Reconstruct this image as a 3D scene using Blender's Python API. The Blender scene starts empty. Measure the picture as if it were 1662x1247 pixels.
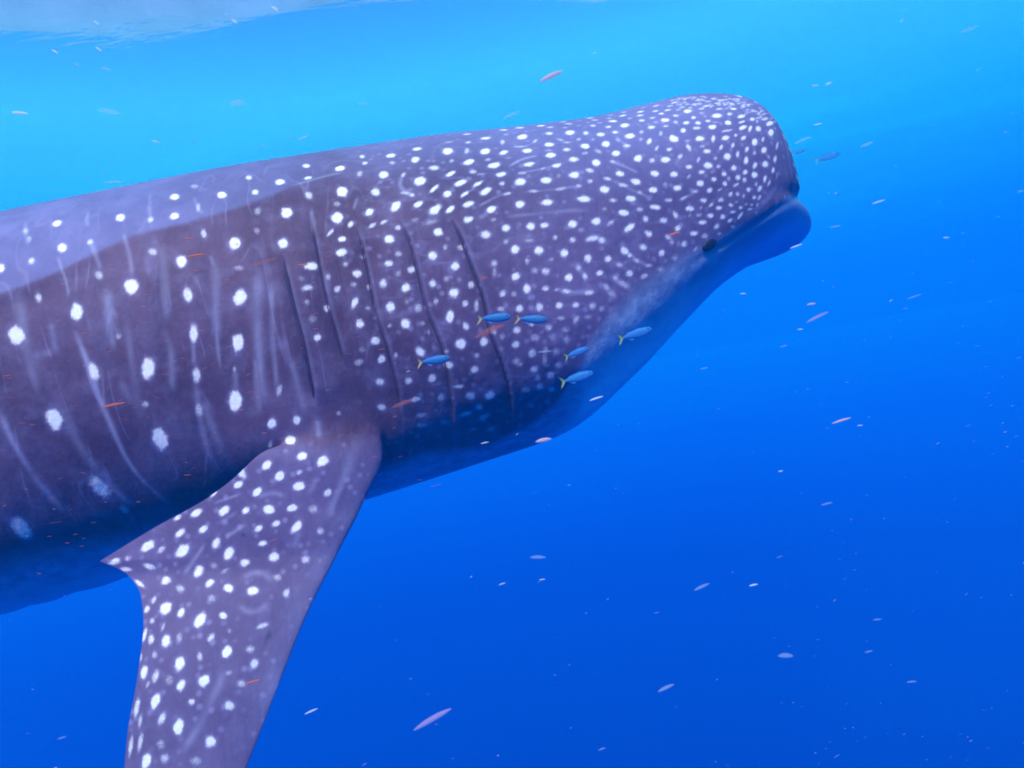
import bpy, math, random
import numpy as np
from mathutils import Matrix, Vector

random.seed(7)
RNG = np.random.default_rng(11)
SC = bpy.context.scene

# ------------------------------------------------------------------ camera, water light, sun, exposure
FOC_PX, ROLL_DEG = 1304.0, 10.0
cam_data = bpy.data.cameras.new("camera")
cam_data.sensor_fit = 'HORIZONTAL'
cam_data.sensor_width = 36.0
cam_data.lens = 36.0 * FOC_PX / 1662.0
cam_data.clip_start, cam_data.clip_end = .02, 2000.0
cam = bpy.data.objects.new("camera", cam_data)
SC.collection.objects.link(cam)
_r = math.radians(ROLL_DEG)
# columns: right, up, back; the picture is rolled so that world up leans to its left
_c, _s = math.cos(_r), math.sin(_r)
cam.matrix_world = Matrix(((_c, _s, 0, 0), (0, 0, -1, 0), (-_s, _c, 0, 0), (0, 0, 0, 1)))
SC.camera = cam

SUN_DIR = Vector((-.20, -.68, .74)).normalized()      # towards the sun
world = bpy.data.worlds.new("World")
SC.world = world
world.use_nodes = True
wn, wl = world.node_tree.nodes, world.node_tree.links
wn.clear()
w_out = wn.new('ShaderNodeOutputWorld')
tc = wn.new('ShaderNodeTexCoord')
sep = wn.new('ShaderNodeSeparateXYZ')
wl.new(tc.outputs['Generated'], sep.inputs[0])
ramp = wn.new('ShaderNodeValToRGB')
mr = wn.new('ShaderNodeMapRange')
mr.inputs['From Min'].default_value, mr.inputs['From Max'].default_value = -1, 1
wl.new(sep.outputs['Z'], mr.inputs['Value'])
wl.new(mr.outputs[0], ramp.inputs[0])
WATER = [(-1.0, (.000, .020, .34)), (-.45, (.000, .030, .44)), (-.24, (.000, .056, .70)), (-.19, (.000, .080, .84)), (-.09, (.000, .160, 1.12)),
         (.02, (.000, .32, 1.25)), (.12, (.02, 1.10, 1.9)), (.22, (.08, 2.05, 2.2)), (.36, (.30, 2.75, 2.9)), (.46, (.25, 1.35, 2.2)), (.56, (.12, .45, 1.5)), (.75, (.2, .85, 1.4)), (1.0, (.5, 1.5, 1.5))]
while len(ramp.color_ramp.elements) < len(WATER):
    ramp.color_ramp.elements.new(.5)
for e, (z, c) in zip(ramp.color_ramp.elements, WATER):
    e.position = (z + 1) / 2
    e.color = (*c, 1)
ramp.color_ramp.interpolation = 'LINEAR'
bg = wn.new('ShaderNodeBackground')
bg.inputs['Strength'].default_value = 1.0
wl.new(ramp.outputs[0], bg.inputs[0])
sky = wn.new('ShaderNodeTexSky')
sky.sky_type = 'NISHITA'
sky.sun_disc = False
sky.sun_elevation = math.asin(SUN_DIR.z)
sky.sun_rotation = math.atan2(SUN_DIR.x, SUN_DIR.y)
skybg = wn.new('ShaderNodeBackground')
snell = wn.new('ShaderNodeMapRange')                  # the daylight only comes in through the bright window overhead
snell.interpolation_type = 'SMOOTHSTEP'
for _i, _v in enumerate((.55, .90, 0.0, .08)): snell.inputs[_i+1].default_value = _v
wl.new(sep.outputs['Z'], snell.inputs['Value'])
wl.new(snell.outputs[0], skybg.inputs['Strength'])
wl.new(sky.outputs[0], skybg.inputs[0])
add = wn.new('ShaderNodeAddShader')
wl.new(bg.outputs[0], add.inputs[0])
wl.new(skybg.outputs[0], add.inputs[1])
wl.new(add.outputs[0], w_out.inputs[0])

sun_data = bpy.data.lights.new("sun", 'SUN')
sun_data.energy = 5.0
sun_data.angle = math.radians(2.5)
sun_data.color = (1.0, .87, .86)
sun = bpy.data.objects.new("sun", sun_data)
SC.collection.objects.link(sun)
sun.rotation_euler = SUN_DIR.to_track_quat('Z', 'Y').to_euler()

SC.view_settings.view_transform = 'Standard'
SC.view_settings.look = 'None'
SC.view_settings.exposure = 0.06
SC.view_settings.gamma = 1.0
SC.view_settings.use_curve_mapping = False
SC.render.engine = 'CYCLES'
SC.cycles.use_denoising = True
SC.cycles.max_bounces = 8
SC.cycles.transparent_max_bounces = 24
SC.cycles.volume_bounces = 1
SC.cycles.filter_width = 1.9

# ------------------------------------------------------------------ small helpers
def link(o, parent=None):
    SC.collection.objects.link(o)
    if parent is not None:
        o.parent = parent
    return o
def tag(o, label=None, cat=None, group=None, kind=None):
    if label: o['label'] = label
    if cat: o['category'] = cat
    if group: o['group'] = group
    if kind: o['kind'] = kind
    return o
def mesh_from(name, V, F, smooth=True):
    me = bpy.data.meshes.new(name)
    V = np.asarray(V, np.float32)
    F = [f for f in F] if not isinstance(F, np.ndarray) else F
    if isinstance(F, np.ndarray):
        k = F.shape[1]; n = len(F)
        me.vertices.add(len(V)); me.vertices.foreach_set('co', V.ravel())
        me.loops.add(n*k); me.loops.foreach_set('vertex_index', F.astype(np.int32).ravel())
        me.polygons.add(n); me.polygons.foreach_set('loop_start', np.arange(0, n*k, k, dtype=np.int32))
        me.update(calc_edges=True)
    else:
        me.from_pydata([tuple(v) for v in V.tolist()], [], F)
        me.update()
    if smooth:
        me.polygons.foreach_set('use_smooth', np.ones(len(me.polygons), bool))
    return me
def obj(name, me, mat, parent=None):
    o = bpy.data.objects.new(name, me)
    if mat is not None:
        me.materials.append(mat)
    return link(o, parent)
def new_mat(name):
    m = bpy.data.materials.new(name)
    m.use_nodes = True
    nt = m.node_tree
    nt.nodes.clear()
    out = nt.nodes.new('ShaderNodeOutputMaterial')
    return m, nt.nodes, nt.links, out
def mix_col(n, l, fac, a, b, mode='MIX'):
    x = n.new('ShaderNodeMix'); x.data_type = 'RGBA'; x.blend_type = mode
    for sock, v in ((x.inputs[0], fac), (x.inputs[6], a), (x.inputs[7], b)):
        if hasattr(v, 'is_output'): l.new(v, sock)
        elif isinstance(v, (int, float)): sock.default_value = v
        else: sock.default_value = (*v, 1)
    return x.outputs[2]
def noise(n, l, scale, detail=3, rough=.5, vec=None, stretch=None):
    t = n.new('ShaderNodeTexNoise')
    t.inputs['Scale'].default_value = scale; t.inputs['Detail'].default_value = detail; t.inputs['Roughness'].default_value = rough
    c = n.new('ShaderNodeTexCoord')
    src = c.outputs['Object']
    if stretch:
        mp = n.new('ShaderNodeMapping'); mp.inputs['Scale'].default_value = stretch
        l.new(src, mp.inputs[0]); src = mp.outputs[0]
    l.new(src, t.inputs['Vector'])
    return t.outputs[0]
def remap(n, l, v, a, b, c=0., d=1.):
    m = n.new('ShaderNodeMapRange'); m.interpolation_type = 'SMOOTHSTEP'
    l.new(v, m.inputs['Value'])
    for i, x in enumerate((a, b, c, d)): m.inputs[i+1].default_value = x
    return m.outputs[0]
def attr(n, name):
    a = n.new('ShaderNodeAttribute'); a.attribute_name = name
    return a.outputs['Fac']
# ---- GEO BEGIN
FOC = 1304.0; CX, CY = 831.0, 623.5
ROLL = math.radians(10.0); RC, RS = math.cos(ROLL), math.sin(ROLL)
YAW = math.radians(6.0); SHARK_Y = 2.32
def to_world(P):
    P = np.asarray(P, float); c, s = math.cos(YAW), math.sin(YAW)
    return np.stack([P[..., 0]*c - P[..., 1]*s, SHARK_Y + P[..., 0]*s + P[..., 1]*c, P[..., 2]], -1)
def to_local(W):
    W = np.asarray(W, float); c, s = math.cos(YAW), math.sin(YAW)
    x, y = W[..., 0], W[..., 1] - SHARK_Y
    return np.stack([x*c + y*s, -x*s + y*c, W[..., 2]], -1)
def project(W):
    p = FOC*W[..., 0]/W[..., 1]; q = FOC*W[..., 2]/W[..., 1]
    return CX + RC*p - RS*q, CY - (RS*p + RC*q)
def ray_point(px, py, Y):
    dx, dy = np.asarray(px, float)-CX, CY-np.asarray(py, float)
    return np.stack([(RC*dx + RS*dy)*Y/FOC, Y + 0*dx, (-RS*dx + RC*dy)*Y/FOC], -1)
def pchip(xk, yk, x):
    xk = np.asarray(xk, float); yk = np.asarray(yk, float); x = np.asarray(x, float)
    h = np.diff(xk); d = np.diff(yk)/h
    m = np.zeros(len(xk))
    for i in range(1, len(xk)-1):
        if d[i-1]*d[i] > 0:
            w1, w2 = 2*h[i]+h[i-1], h[i]+2*h[i-1]
            m[i] = (w1+w2)/(w1/d[i-1] + w2/d[i])
    m[0], m[-1] = d[0], d[-1]
    k = np.clip(np.searchsorted(xk, x)-1, 0, len(xk)-2)
    t = (x-xk[k])/h[k]
    return ((2*t**3-3*t**2+1)*yk[k] + (t**3-2*t**2+t)*h[k]*m[k] + (-2*t**3+3*t**2)*yk[k+1] + (t**3-t**2)*h[k]*m[k+1])
# x (local), top z, bottom z, half width, height of the widest line, exponent of the upper half, of the lower half
BODY = [
 (-6.6, .30, .20, .03, .25, 1, 1),
 (-6.0, .34, .12, .07, .24, 1, 1),
 (-5.0, .42, -.06, .20, .22, 1, 1),
 (-4.0, .49, -.22, .36, .20, 1, 1),
 (-3.0, .55, -.34, .48, .18, .95, 1),
 (-2.2, .59, -.375, .54, .17, .92, 1),
 (-1.6, .635, -.372, .55, .16, .90, 1),
 (-1.0, .680, -.320, .54, .17, .88, 1),
 (-.55, .703, -.258, .53, .18, .88, .95),
 (-.15, .705, -.205, .53, .20, .88, .9),
 (.10, .692, -.165, .53, .23, .86, .85),
 (.30, .683, -.052, .525, .28, .84, .82),
 (.45, .694, .062, .51, .32, .82, .80),
 (.57, .703, .146, .48, .36, .80, .80),
 (.68, .693, .200, .435, .38, .78, .80),
 (.74, .672, .222, .39, .385, .76, .8),
 (.780, .640, .230, .34, .38, .76, .8),
 (.812, .580, .236, .29, .36, .80, .85),
 (.840, .480, .242, .23, .33, .88, .95),
 (.868, .375, .255, .13, .30, 1, 1),
 (.880, .32, .265, .03, .29, 1, 1),
]
def body_grid(nx_tail, nx, n_near, n_far):
    B = np.array(BODY)
    k = np.arange(len(B)); 
    # arclength-like parameter from x and the radii so the blunt snout is sampled well
    fine = np.linspace(0, len(B)-1, 4000)
    F = np.stack([pchip(k, B[:, i], fine) for i in range(7)], 1)
    seg = np.sqrt(np.diff(F[:, 0])**2 + np.diff(F[:, 1])**2 + np.diff(F[:, 3])**2)
    L = np.concatenate([[0], np.cumsum(seg)])
    Lc = np.interp(-1.78, F[:, 0], L)
    sf = np.linspace(Lc, L[-1]*.99995, 6000)
    xf = np.interp(sf, L, F[:, 0])
    dens = 1 + 1.6*np.exp(-((xf+.50)/.20)**4)            # finer where the fin grows out
    cd = np.concatenate([[0], np.cumsum(dens[1:])])
    s = np.concatenate([np.linspace(0, Lc, nx_tail, endpoint=False), np.interp(np.linspace(0, cd[-1], nx), cd, sf)])
    S = np.stack([np.interp(s, L, F[:, i]) for i in range(7)], 1)
    ph = np.concatenate([np.linspace(0, math.pi, n_near, endpoint=False), np.linspace(math.pi, 2*math.pi, n_far, endpoint=False)])
    sn, cs = np.sin(ph)[None], np.cos(ph)[None]
    x, zt, zb, w, zm, e1, e2 = [S[:, i][:, None] for i in range(7)]
    up = (cs > 0)
    e = np.where(up, e1, e2)
    y = -w*np.sign(sn)*np.abs(sn)**e
    z = np.where(up, zm + (zt-zm)*np.abs(cs)**e, zm - (zm-zb)*np.abs(cs)**e)
    P = np.stack([x+0*y, y, z], -1)
    f = np.clip((P[..., 0]-.60)/.25, 0, 1)          # the lower jaw juts out in front of the upper lip
    P[..., 0] += .032*f*np.exp(-((P[..., 2]-.272)/.055)**2)
    P[..., 0] -= .020*f*np.exp(-((P[..., 2]-.352)/.020)**2)
    return P, ph
# ---- GEO END
# ---- DATA BEGIN
# the markings of the near flank, read crop by crop: origin x, origin y, scale, then x y a b angle brightness
SPOTS = [
(0, 330, 5.911, """548 192 45 30 10 1;1158 138 45 36 10 1;600 430 46 42 0 1;305 552 32 32 0 .7;870 378 32 30 0 .6;4 627 40 36 90 1;
250 265 30 30 0 .35;285 350 35 25 90 .3;1440 158 28 30 0 .6;1265 797 74 68 -60 1;748 1045 75 60 90 1;375 910 45 30 -65 .6;1460 465 42 35 0 .5;950 690 45 35 -45 .5"""),
(240, 240, 5.911, """258 472 44 28 8 1;252 657 44 36 15 1;713 450 46 32 0 1;968 285 32 22 0 .7;1030 430 35 28 0 .8;1268 332 50 28 5 1;1520 172 38 22 0 .85;1540 295 40 16 8 .85;
450 372 40 22 0 .3;485 570 45 20 90 .4;838 915 60 56 90 1;322 1093 58 50 -70 1;1330 622 54 48 0 1;1300 912 52 48 0 .95;1542 455 44 34 -30 .55;540 830 45 26 -75 .55;1565 1128 62 35 5 1;
1055 620 35 30 0 .35;1050 790 30 30 0 .25;880 1155 50 25 0 .3"""),
(480, 210, 5.911, """425 378 50 24 10 1;640 262 25 22 0 .7;665 325 28 16 5 .7;618 430 30 28 0 .45;918 252 50 20 8 .95;1160 188 42 18 5 .9;1142 295 40 28 10 .95;930 318 30 16 0 .4;
1328 367 48 22 0 .75;1455 210 52 32 3 1;1500 302 25 14 0 .4;838 440 48 35 0 .95;440 600 52 48 0 1;765 602 44 38 0 .8;400 715 40 25 0 .3;395 848 58 55 0 1;1195 498 60 42 10 1;
1035 437 32 18 40 .5;1480 428 50 20 25 .95;1575 518 62 26 20 1;1325 570 62 16 42 .95;1452 628 42 32 35 1;1615 622 45 16 32 .9;705 795 44 34 40 1;955 743 60 38 40 1;1175 723 50 25 30 1;
1330 770 65 36 32 1;1490 762 46 24 42 1;530 915 36 24 50 .8;328 1000 42 16 45 .7;735 920 44 18 32 .7;850 895 40 15 25 .7;980 940 28 22 0 .7;900 1052 48 42 0 1;1365 990 42 38 0 .95;
445 1058 38 26 15 1;440 1185 58 32 15 1;985 1190 32 26 0 .5;1580 1132 36 24 0 .7;1440 1130 20 30 0 .4;1310 1215 42 40 0 .95;1640 875 32 30 0 .9;1050 615 50 15 -5 .5;1110 632 25 15 0 .7;
1150 865 40 18 10 .25;1300 890 80 20 15 .25"""),
(700, 190, 5.911, """345 165 38 12 5 .8;522 203 52 16 5 .9;350 243 30 12 5 .6;345 322 28 20 90 .6;170 240 45 10 8 .3;515 330 48 28 12 1;692 345 46 18 15 .95;362 432 50 25 12 1;198 418 26 16 10 .35;
685 240 22 26 0 .55;692 122 42 14 0 .9;712 170 28 8 5 .4;848 100 45 15 0 .85;875 188 50 27 10 1;1052 80 42 15 3 .95;1265 28 36 10 0 .7;1140 103 35 9 3 .6;1132 160 34 18 0 .75;1315 68 42 9 0 .8;
1280 105 25 8 0 .4;1550 85 28 12 0 .7;1570 28 35 12 0 .5;1420 28 30 8 0 .3;1410 88 30 8 0 .3;1500 55 25 8 0 .3;1328 155 45 24 2 1;1488 150 28 18 0 .7;1630 167 38 18 0 .9;1000 230 28 12 35 .5;
1128 267 46 18 0 .95;918 328 48 20 3 .95;840 285 70 8 3 .3;1235 220 35 10 -15 .4;1300 240 40 8 0 .4;1410 217 22 14 10 .45;1545 220 20 16 0 .25;1475 276 44 24 0 1;1305 312 38 16 0 .75;
1130 318 42 8 0 .3;1150 368 50 22 3 1;1470 350 35 13 5 .4;1600 330 35 20 -25 .4;1362 406 45 22 0 .9;1580 435 42 30 -15 1;600 462 62 26 12 1;550 412 32 15 10 .4;740 390 35 8 8 .25;
938 456 56 18 10 .95;1200 462 46 18 10 .95;405 528 34 18 0 .6;480 550 50 10 5 .3;670 550 52 22 10 .95;450 645 54 16 30 .95;518 718 58 30 28 1;850 626 55 32 4 1;1098 612 52 30 2 1;
1370 556 52 30 -5 1;1515 512 40 20 -22 .7;1525 615 30 20 0 .55;678 637 28 20 0 .6;1230 568 25 20 0 .2;878 533 40 12 3 .5;1070 500 20 10 20 .5;735 738 40 15 8 .6;985 716 50 14 0 .45;
1250 688 50 14 10 .5;1410 668 30 16 0 .55;350 835 54 26 18 1;575 888 54 30 22 1;355 990 48 26 22 .95;600 985 30 18 0 .3;850 840 45 34 5 1;1110 822 54 28 0 1;1468 788 70 26 -5 1;
520 1125 50 38 0 .8;722 1062 38 34 0 .95;948 1050 42 34 0 .95;1085 1040 44 24 5 .8;1352 1022 42 36 0 1;1585 1003 42 34 0 1;710 1200 28 16 20 .4;940 1178 50 14 5 .35;1190 1150 22 22 0 .5;
1350 1172 30 26 0 .65;1540 1165 60 20 10 .75;1640 1190 25 25 0 .75;1445 1085 30 22 0 .25"""),
(940, 150, 5.911, """102 230 38 14 2 .85;145 265 32 12 0 .45;300 212 30 10 8 .5;425 185 25 10 5 .6;420 220 38 12 10 .8;590 182 36 12 8 .8;585 220 35 11 5 .7;290 248 28 10 0 .5;200 292 30 10 0 .3;
490 247 30 9 0 .35;318 278 42 14 0 .9;280 328 30 12 5 .7;432 320 44 18 3 1;343 385 32 15 3 .75;488 420 48 24 5 1;600 375 18 14 0 .55;598 272 34 12 0 .7;590 455 22 16 0 .3;705 240 30 10 5 .5;
730 185 32 10 8 .7;735 132 32 12 15 .75;790 205 30 10 0 .75;865 130 28 9 10 .6;850 172 36 10 8 .75;910 98 32 12 20 .7;610 150 25 6 10 .5;692 340 34 16 0 .8;825 268 42 16 0 1;932 222 32 11 -8 .65;
835 325 30 9 0 .6;928 290 25 14 0 .5;730 290 25 8 0 .3;985 145 30 10 5 .5;950 165 28 9 5 .4;1020 60 28 9 20 .7;1085 60 20 6 0 .4;1010 95 24 7 10 .5;1038 185 38 16 0 .95;1100 240 26 14 0 .75;
1035 292 32 16 0 .85;1140 293 28 15 0 .85;995 370 28 22 0 .85;1122 345 36 12 0 .8;1232 274 28 12 0 .75;1310 283 35 8 0 .35;1320 227 46 20 0 1;1282 332 38 20 3 1;1210 230 14 8 0 .35;
1180 195 30 8 0 .35;1168 160 30 8 3 .6;1220 132 38 9 8 .7;1160 108 30 8 0 .5;1105 110 30 8 10 .5;1180 40 28 9 5 .55;1140 75 30 9 10 .6;1235 90 28 8 5 .5;1290 62 30 9 8 .65;1330 108 38 8 5 .6;
1340 158 36 9 8 .65;1370 78 25 9 10 .7;1405 40 25 7 0 .5;1445 207 22 16 0 .7;1432 290 32 22 0 .95;1478 160 36 9 0 .9;1555 228 42 16 12 .95;1565 285 34 11 20 .75;1572 340 36 20 20 .95;
1420 367 55 9 10 .7;1465 110 28 14 0 .6;1520 75 25 8 8 .6;1575 130 26 20 0 .5;1500 85 20 6 0 .4;1620 190 30 7 -5 .4;262 493 40 28 0 1;465 515 40 15 0 .65;370 460 22 16 -30 .35;670 472 32 20 60 .9;
778 397 26 18 90 .45;905 450 42 32 -15 1;1155 447 42 24 -3 1;1290 443 32 20 85 .8;1403 437 34 22 8 .95;1505 413 18 16 0 .6;1582 440 32 18 35 .85;1640 350 35 14 70 .85;355 582 40 26 0 .95;
748 535 28 14 55 .6;870 547 28 16 0 .7;1050 530 38 18 -60 .7;1040 468 35 10 0 .3;1185 515 35 10 10 .4;1225 570 38 20 -3 .9;1358 525 28 16 65 .75;1480 508 28 16 75 .7;1605 545 30 18 70 .75;
1522 595 34 17 80 .75;558 637 40 32 15 1;832 642 44 28 0 1;697 655 28 22 0 .65;970 610 25 20 45 .6;1308 630 20 18 0 .45;1145 643 30 16 65 .55;1425 613 34 34 0 1;1605 652 35 22 85 1;
185 575 35 15 -25 .3;320 665 30 14 -15 .55;388 785 44 24 -8 .95;265 828 38 15 -10 .65;550 855 46 28 -12 1;720 780 44 27 -10 1;912 785 38 25 0 .95;1050 712 32 20 -8 .85;1172 767 30 18 0 .8;
1235 700 42 28 -10 1;1345 712 20 15 0 .65;1480 730 27 24 0 .9;1595 762 24 22 0 .85;1390 777 25 20 0 .85;1055 812 30 14 55 .4;1280 762 22 14 0 .25;418 895 45 16 -12 .65;245 928 48 32 -10 1;
1290 835 28 20 0 .8;1520 812 24 26 0 .85;1440 828 22 16 -70 .5;1590 842 22 22 0 .7;1160 868 36 26 -10 .95;1395 875 25 20 -15 .8;1502 895 28 15 10 .75;1620 930 20 20 0 .8;948 918 40 25 0 1;
712 937 44 25 -5 1;825 885 30 14 0 .3;1250 940 28 20 15 .85;1110 958 32 15 5 .6;1350 938 30 10 20 .45;590 965 30 16 -30 .4;1010 1015 40 14 28 .45;492 1018 46 26 -8 1;320 1035 38 18 -5 .6;
850 1037 40 16 -3 .6;1192 1035 34 18 0 .85;1362 1035 34 18 0 .75;1450 985 22 17 0 .8;1520 975 20 20 0 .6;1578 993 22 12 75 .5;1600 1075 15 12 0 .4;1515 1055 16 10 0 .35;1268 1078 26 14 20 .6;
1165 1108 25 8 0 .4;735 1103 50 20 -10 1;1058 1120 38 22 0 .95;1348 1110 28 18 0 .85;1460 1082 24 17 -15 .75;1545 1108 20 15 0 .7;1635 1125 22 10 0 .6;578 1125 36 16 -10 .5;240 1118 25 20 0 .25;
420 1152 54 26 -8 1;1478 1148 30 12 10 .75;645 1215 32 26 -45 .75;805 1228 36 24 0 .8;928 1180 40 22 -55 .65;1255 1185 30 20 0 .9;1375 1195 28 22 0 .9;1155 1172 28 12 5 .5;1060 1190 20 10 0 .25;
1550 1185 40 14 55 .85;1450 1228 28 16 30 .8;1180 1250 40 18 0 .85"""),
(1050, 130, 5.517, """1100 388 36 20 20 .95;1055 350 25 13 0 .7;940 350 25 15 5 .8;990 370 14 14 0 .35;998 440 26 24 0 .85;1110 470 32 24 80 1;1040 535 25 14 80 .6;1045 632 30 24 60 .95;963 557 32 26 90 1;
1165 590 36 12 80 .65;1148 710 34 16 85 .7;1130 810 26 15 80 .8;1057 750 27 27 0 .95;970 758 30 18 70 .9;963 655 18 16 90 .5;1090 690 15 15 0 .2;970 855 28 26 0 1;1058 882 36 16 75 .85;
1165 865 28 6 70 .4;1093 920 30 11 70 .6;975 935 18 16 90 .5;1010 975 30 18 60 .75;960 1055 18 16 0 .7;1005 1055 28 14 60 .6;938 1118 15 12 0 .55;985 1122 18 10 80 .5;925 1160 28 9 10 .6;
980 1190 12 8 0 .4;950 272 25 7 0 .5;1010 310 40 8 -10 .4;890 300 22 6 0 .4;1080 300 20 6 -20 .35"""),
(1050, 250, 5.517, """620 650 26 22 45 .7;773 655 22 16 0 .5;275 670 28 24 0 .8;185 745 32 20 -30 .55;215 785 25 18 -60 .4;418 710 32 20 0 .85;520 735 30 22 0 .55;340 805 30 26 80 .65;430 850 28 16 50 .5;
655 712 20 14 0 .35;20 997 30 16 0 .5;250 935 30 20 0 .3;120 1030 35 20 0 .35;225 1035 25 15 0 .3"""),
(900, 340, 5.911, """540 130 55 18 35 .45;712 172 60 28 38 .95;910 240 38 24 -25 .85;850 362 38 30 -25 .75;1025 415 32 30 90 .75;460 298 35 24 -15 .5;95 425 38 36 0 .95;330 475 36 34 -30 .9;515 483 32 28 0 .85;
680 400 40 34 -45 .85;720 440 25 20 -45 .6;790 490 35 16 -20 .4;1018 575 35 16 10 .35;1140 575 28 12 0 .3;1150 475 30 25 0 .25;620 540 35 18 -20 .45;720 610 36 30 -20 .75;432 612 36 22 5 .8;
135 650 38 34 0 .95;230 555 30 28 -60 .45;285 640 35 20 -70 .6;870 645 42 22 25 .55;580 665 30 22 -45 .45;660 720 70 28 -30 .4;500 745 45 25 -40 .45;545 810 55 35 -45 .3;115 790 45 16 -5 .65;
330 795 50 22 8 .7;20 770 20 12 0 .6;40 915 38 28 0 .85;208 922 32 26 0 .8;365 925 35 30 30 .5;448 960 30 28 90 .3;70 1048 35 20 0 .5;205 1050 42 28 45 .5;320 1030 40 25 0 .25"""),
(460, 380, 5.911, """232 520 55 28 8 .6;232 650 30 24 0 .35;175 430 30 20 0 .2;597 290 30 22 0 .45;703 372 44 34 0 .9;430 415 30 25 90 .4;518 528 38 26 40 .65;675 480 32 24 0 .35;820 500 26 24 90 .6;412 705 30 30 0 .75;
680 650 56 28 65 .85;805 712 26 20 0 .4;280 815 40 40 0 .2;735 862 42 38 0 .9;325 990 40 32 15 .8;1010 292 42 28 0 .85;1225 335 36 32 0 .85;955 482 40 38 90 .75;1170 520 44 38 0 1;1100 385 35 30 0 .3;
1028 708 46 44 90 .98;1300 708 40 38 90 .6;1180 640 30 28 0 .2;1172 860 48 44 -20 1;1018 888 26 16 30 .4;1328 850 22 22 0 .3;880 1020 48 36 0 .85;945 1205 38 36 90 .85;1078 1155 22 18 90 .5;
1315 1125 48 36 -50 .9;1390 945 35 12 90 .35;745 110 14 12 0 .3;760 215 35 25 0 .25;880 815 25 25 0 .15;730 1220 40 25 0 .35"""),
(680, 380, 5.911, """345 315 40 38 0 1;130 472 38 35 90 .75;265 437 25 24 0 .4;335 562 46 42 0 1;500 490 36 30 90 .8;437 662 30 28 90 .7;170 655 28 24 90 .5;297 790 60 38 85 .95;445 880 42 28 -55 .8;
555 695 62 24 85 .55;390 430 25 20 90 .2;718 290 34 32 90 .45;725 370 60 22 90 .25;927 140 40 40 0 1;1157 160 44 38 0 1;1395 188 38 38 0 1;1030 270 30 18 -80 .4;1268 240 30 20 20 .25;
830 85 25 22 10 .4;1105 355 35 25 0 .4;1210 358 42 28 5 .7;920 403 44 34 0 .9;1045 532 42 34 85 .95;798 570 34 28 20 .65;913 572 26 24 0 .35;1222 525 36 26 0 .65;1415 550 48 20 -5 .5;
962 708 34 32 0 .85;1160 705 38 38 -40 .75;790 715 35 22 0 .45;935 918 36 34 0 .8;1078 865 30 14 0 .6;1245 890 32 32 0 .5;1115 990 50 38 0 .35;1290 990 45 40 90 .2;1415 1020 45 32 90 .3;
1415 915 30 25 0 .15;405 1055 52 50 0 1;625 1040 44 38 90 .95;712 940 30 28 90 .4;800 985 32 28 90 .3;930 1062 38 32 0 .8;1085 1140 42 40 90 .65;1215 1110 40 28 90 .3;1320 1130 40 30 90 .3;
555 1165 30 26 0 .4;258 1120 22 20 90 .35"""),
(400, 480, 3.667, """1205 412 26 22 0 .85;1357 438 24 22 0 .8;795 518 26 22 0 .7;963 508 24 20 0 .6;1103 495 26 24 0 .7;1605 390 26 22 0 .35;665 400 24 18 0 .35;1258 535 30 12 0 .6;1160 608 26 24 60 .5;
1335 592 28 24 0 .65;1452 590 30 26 20 .75;1008 618 34 14 8 .7;805 662 26 18 0 .6;1390 660 22 20 0 .45;1300 700 38 14 12 .45;548 698 14 14 0 .35;1045 712 35 16 5 .35;1048 775 34 16 0 .4;
1410 725 36 18 25 .35;1175 755 30 18 0 .2;1455 795 35 14 20 .25;1350 797 30 12 10 .2;298 738 26 24 90 .85;152 760 34 26 70 .95;195 565 34 18 75 .45;690 320 24 18 0 .2;1120 1025 1 1 0 0"""),
(700, 480, 4.13, """685 490 26 22 0 .6;800 535 28 26 0 .55;728 605 26 22 0 .5;808 628 26 20 0 .35;625 625 28 22 0 .35;715 550 22 24 0 .3;858 470 24 30 90 .35;765 430 45 18 90 .3;590 450 22 20 0 .3;665 735 26 18 0 .2;
775 710 24 20 0 .2;850 380 24 22 90 .25;910 300 24 28 90 .25;900 230 30 22 0 .25;1090 700 1 1 0 0"""),
(0, 500, 3.667, """98 158 56 46 -70 1;1155 158 52 26 90 .9;1415 205 54 34 88 1;880 358 64 40 88 1;558 375 55 28 -75 .85;1165 398 46 26 -85 .7;1395 370 20 12 90 .3;1400 550 62 38 88 1;325 660 66 44 -70 1;
1185 605 40 22 -80 .5;868 575 22 20 0 .4;952 785 72 42 -72 1;595 1075 85 40 -48 .75;745 1205 35 20 -40 .3;705 170 20 18 0 .25"""),
(0, 200, 3.667, "1120 1025 46 28 -75 .85;1430 1040 48 38 60 1"),
(0, 780, 3.667, "125 290 85 45 -48 .7"),
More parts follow.
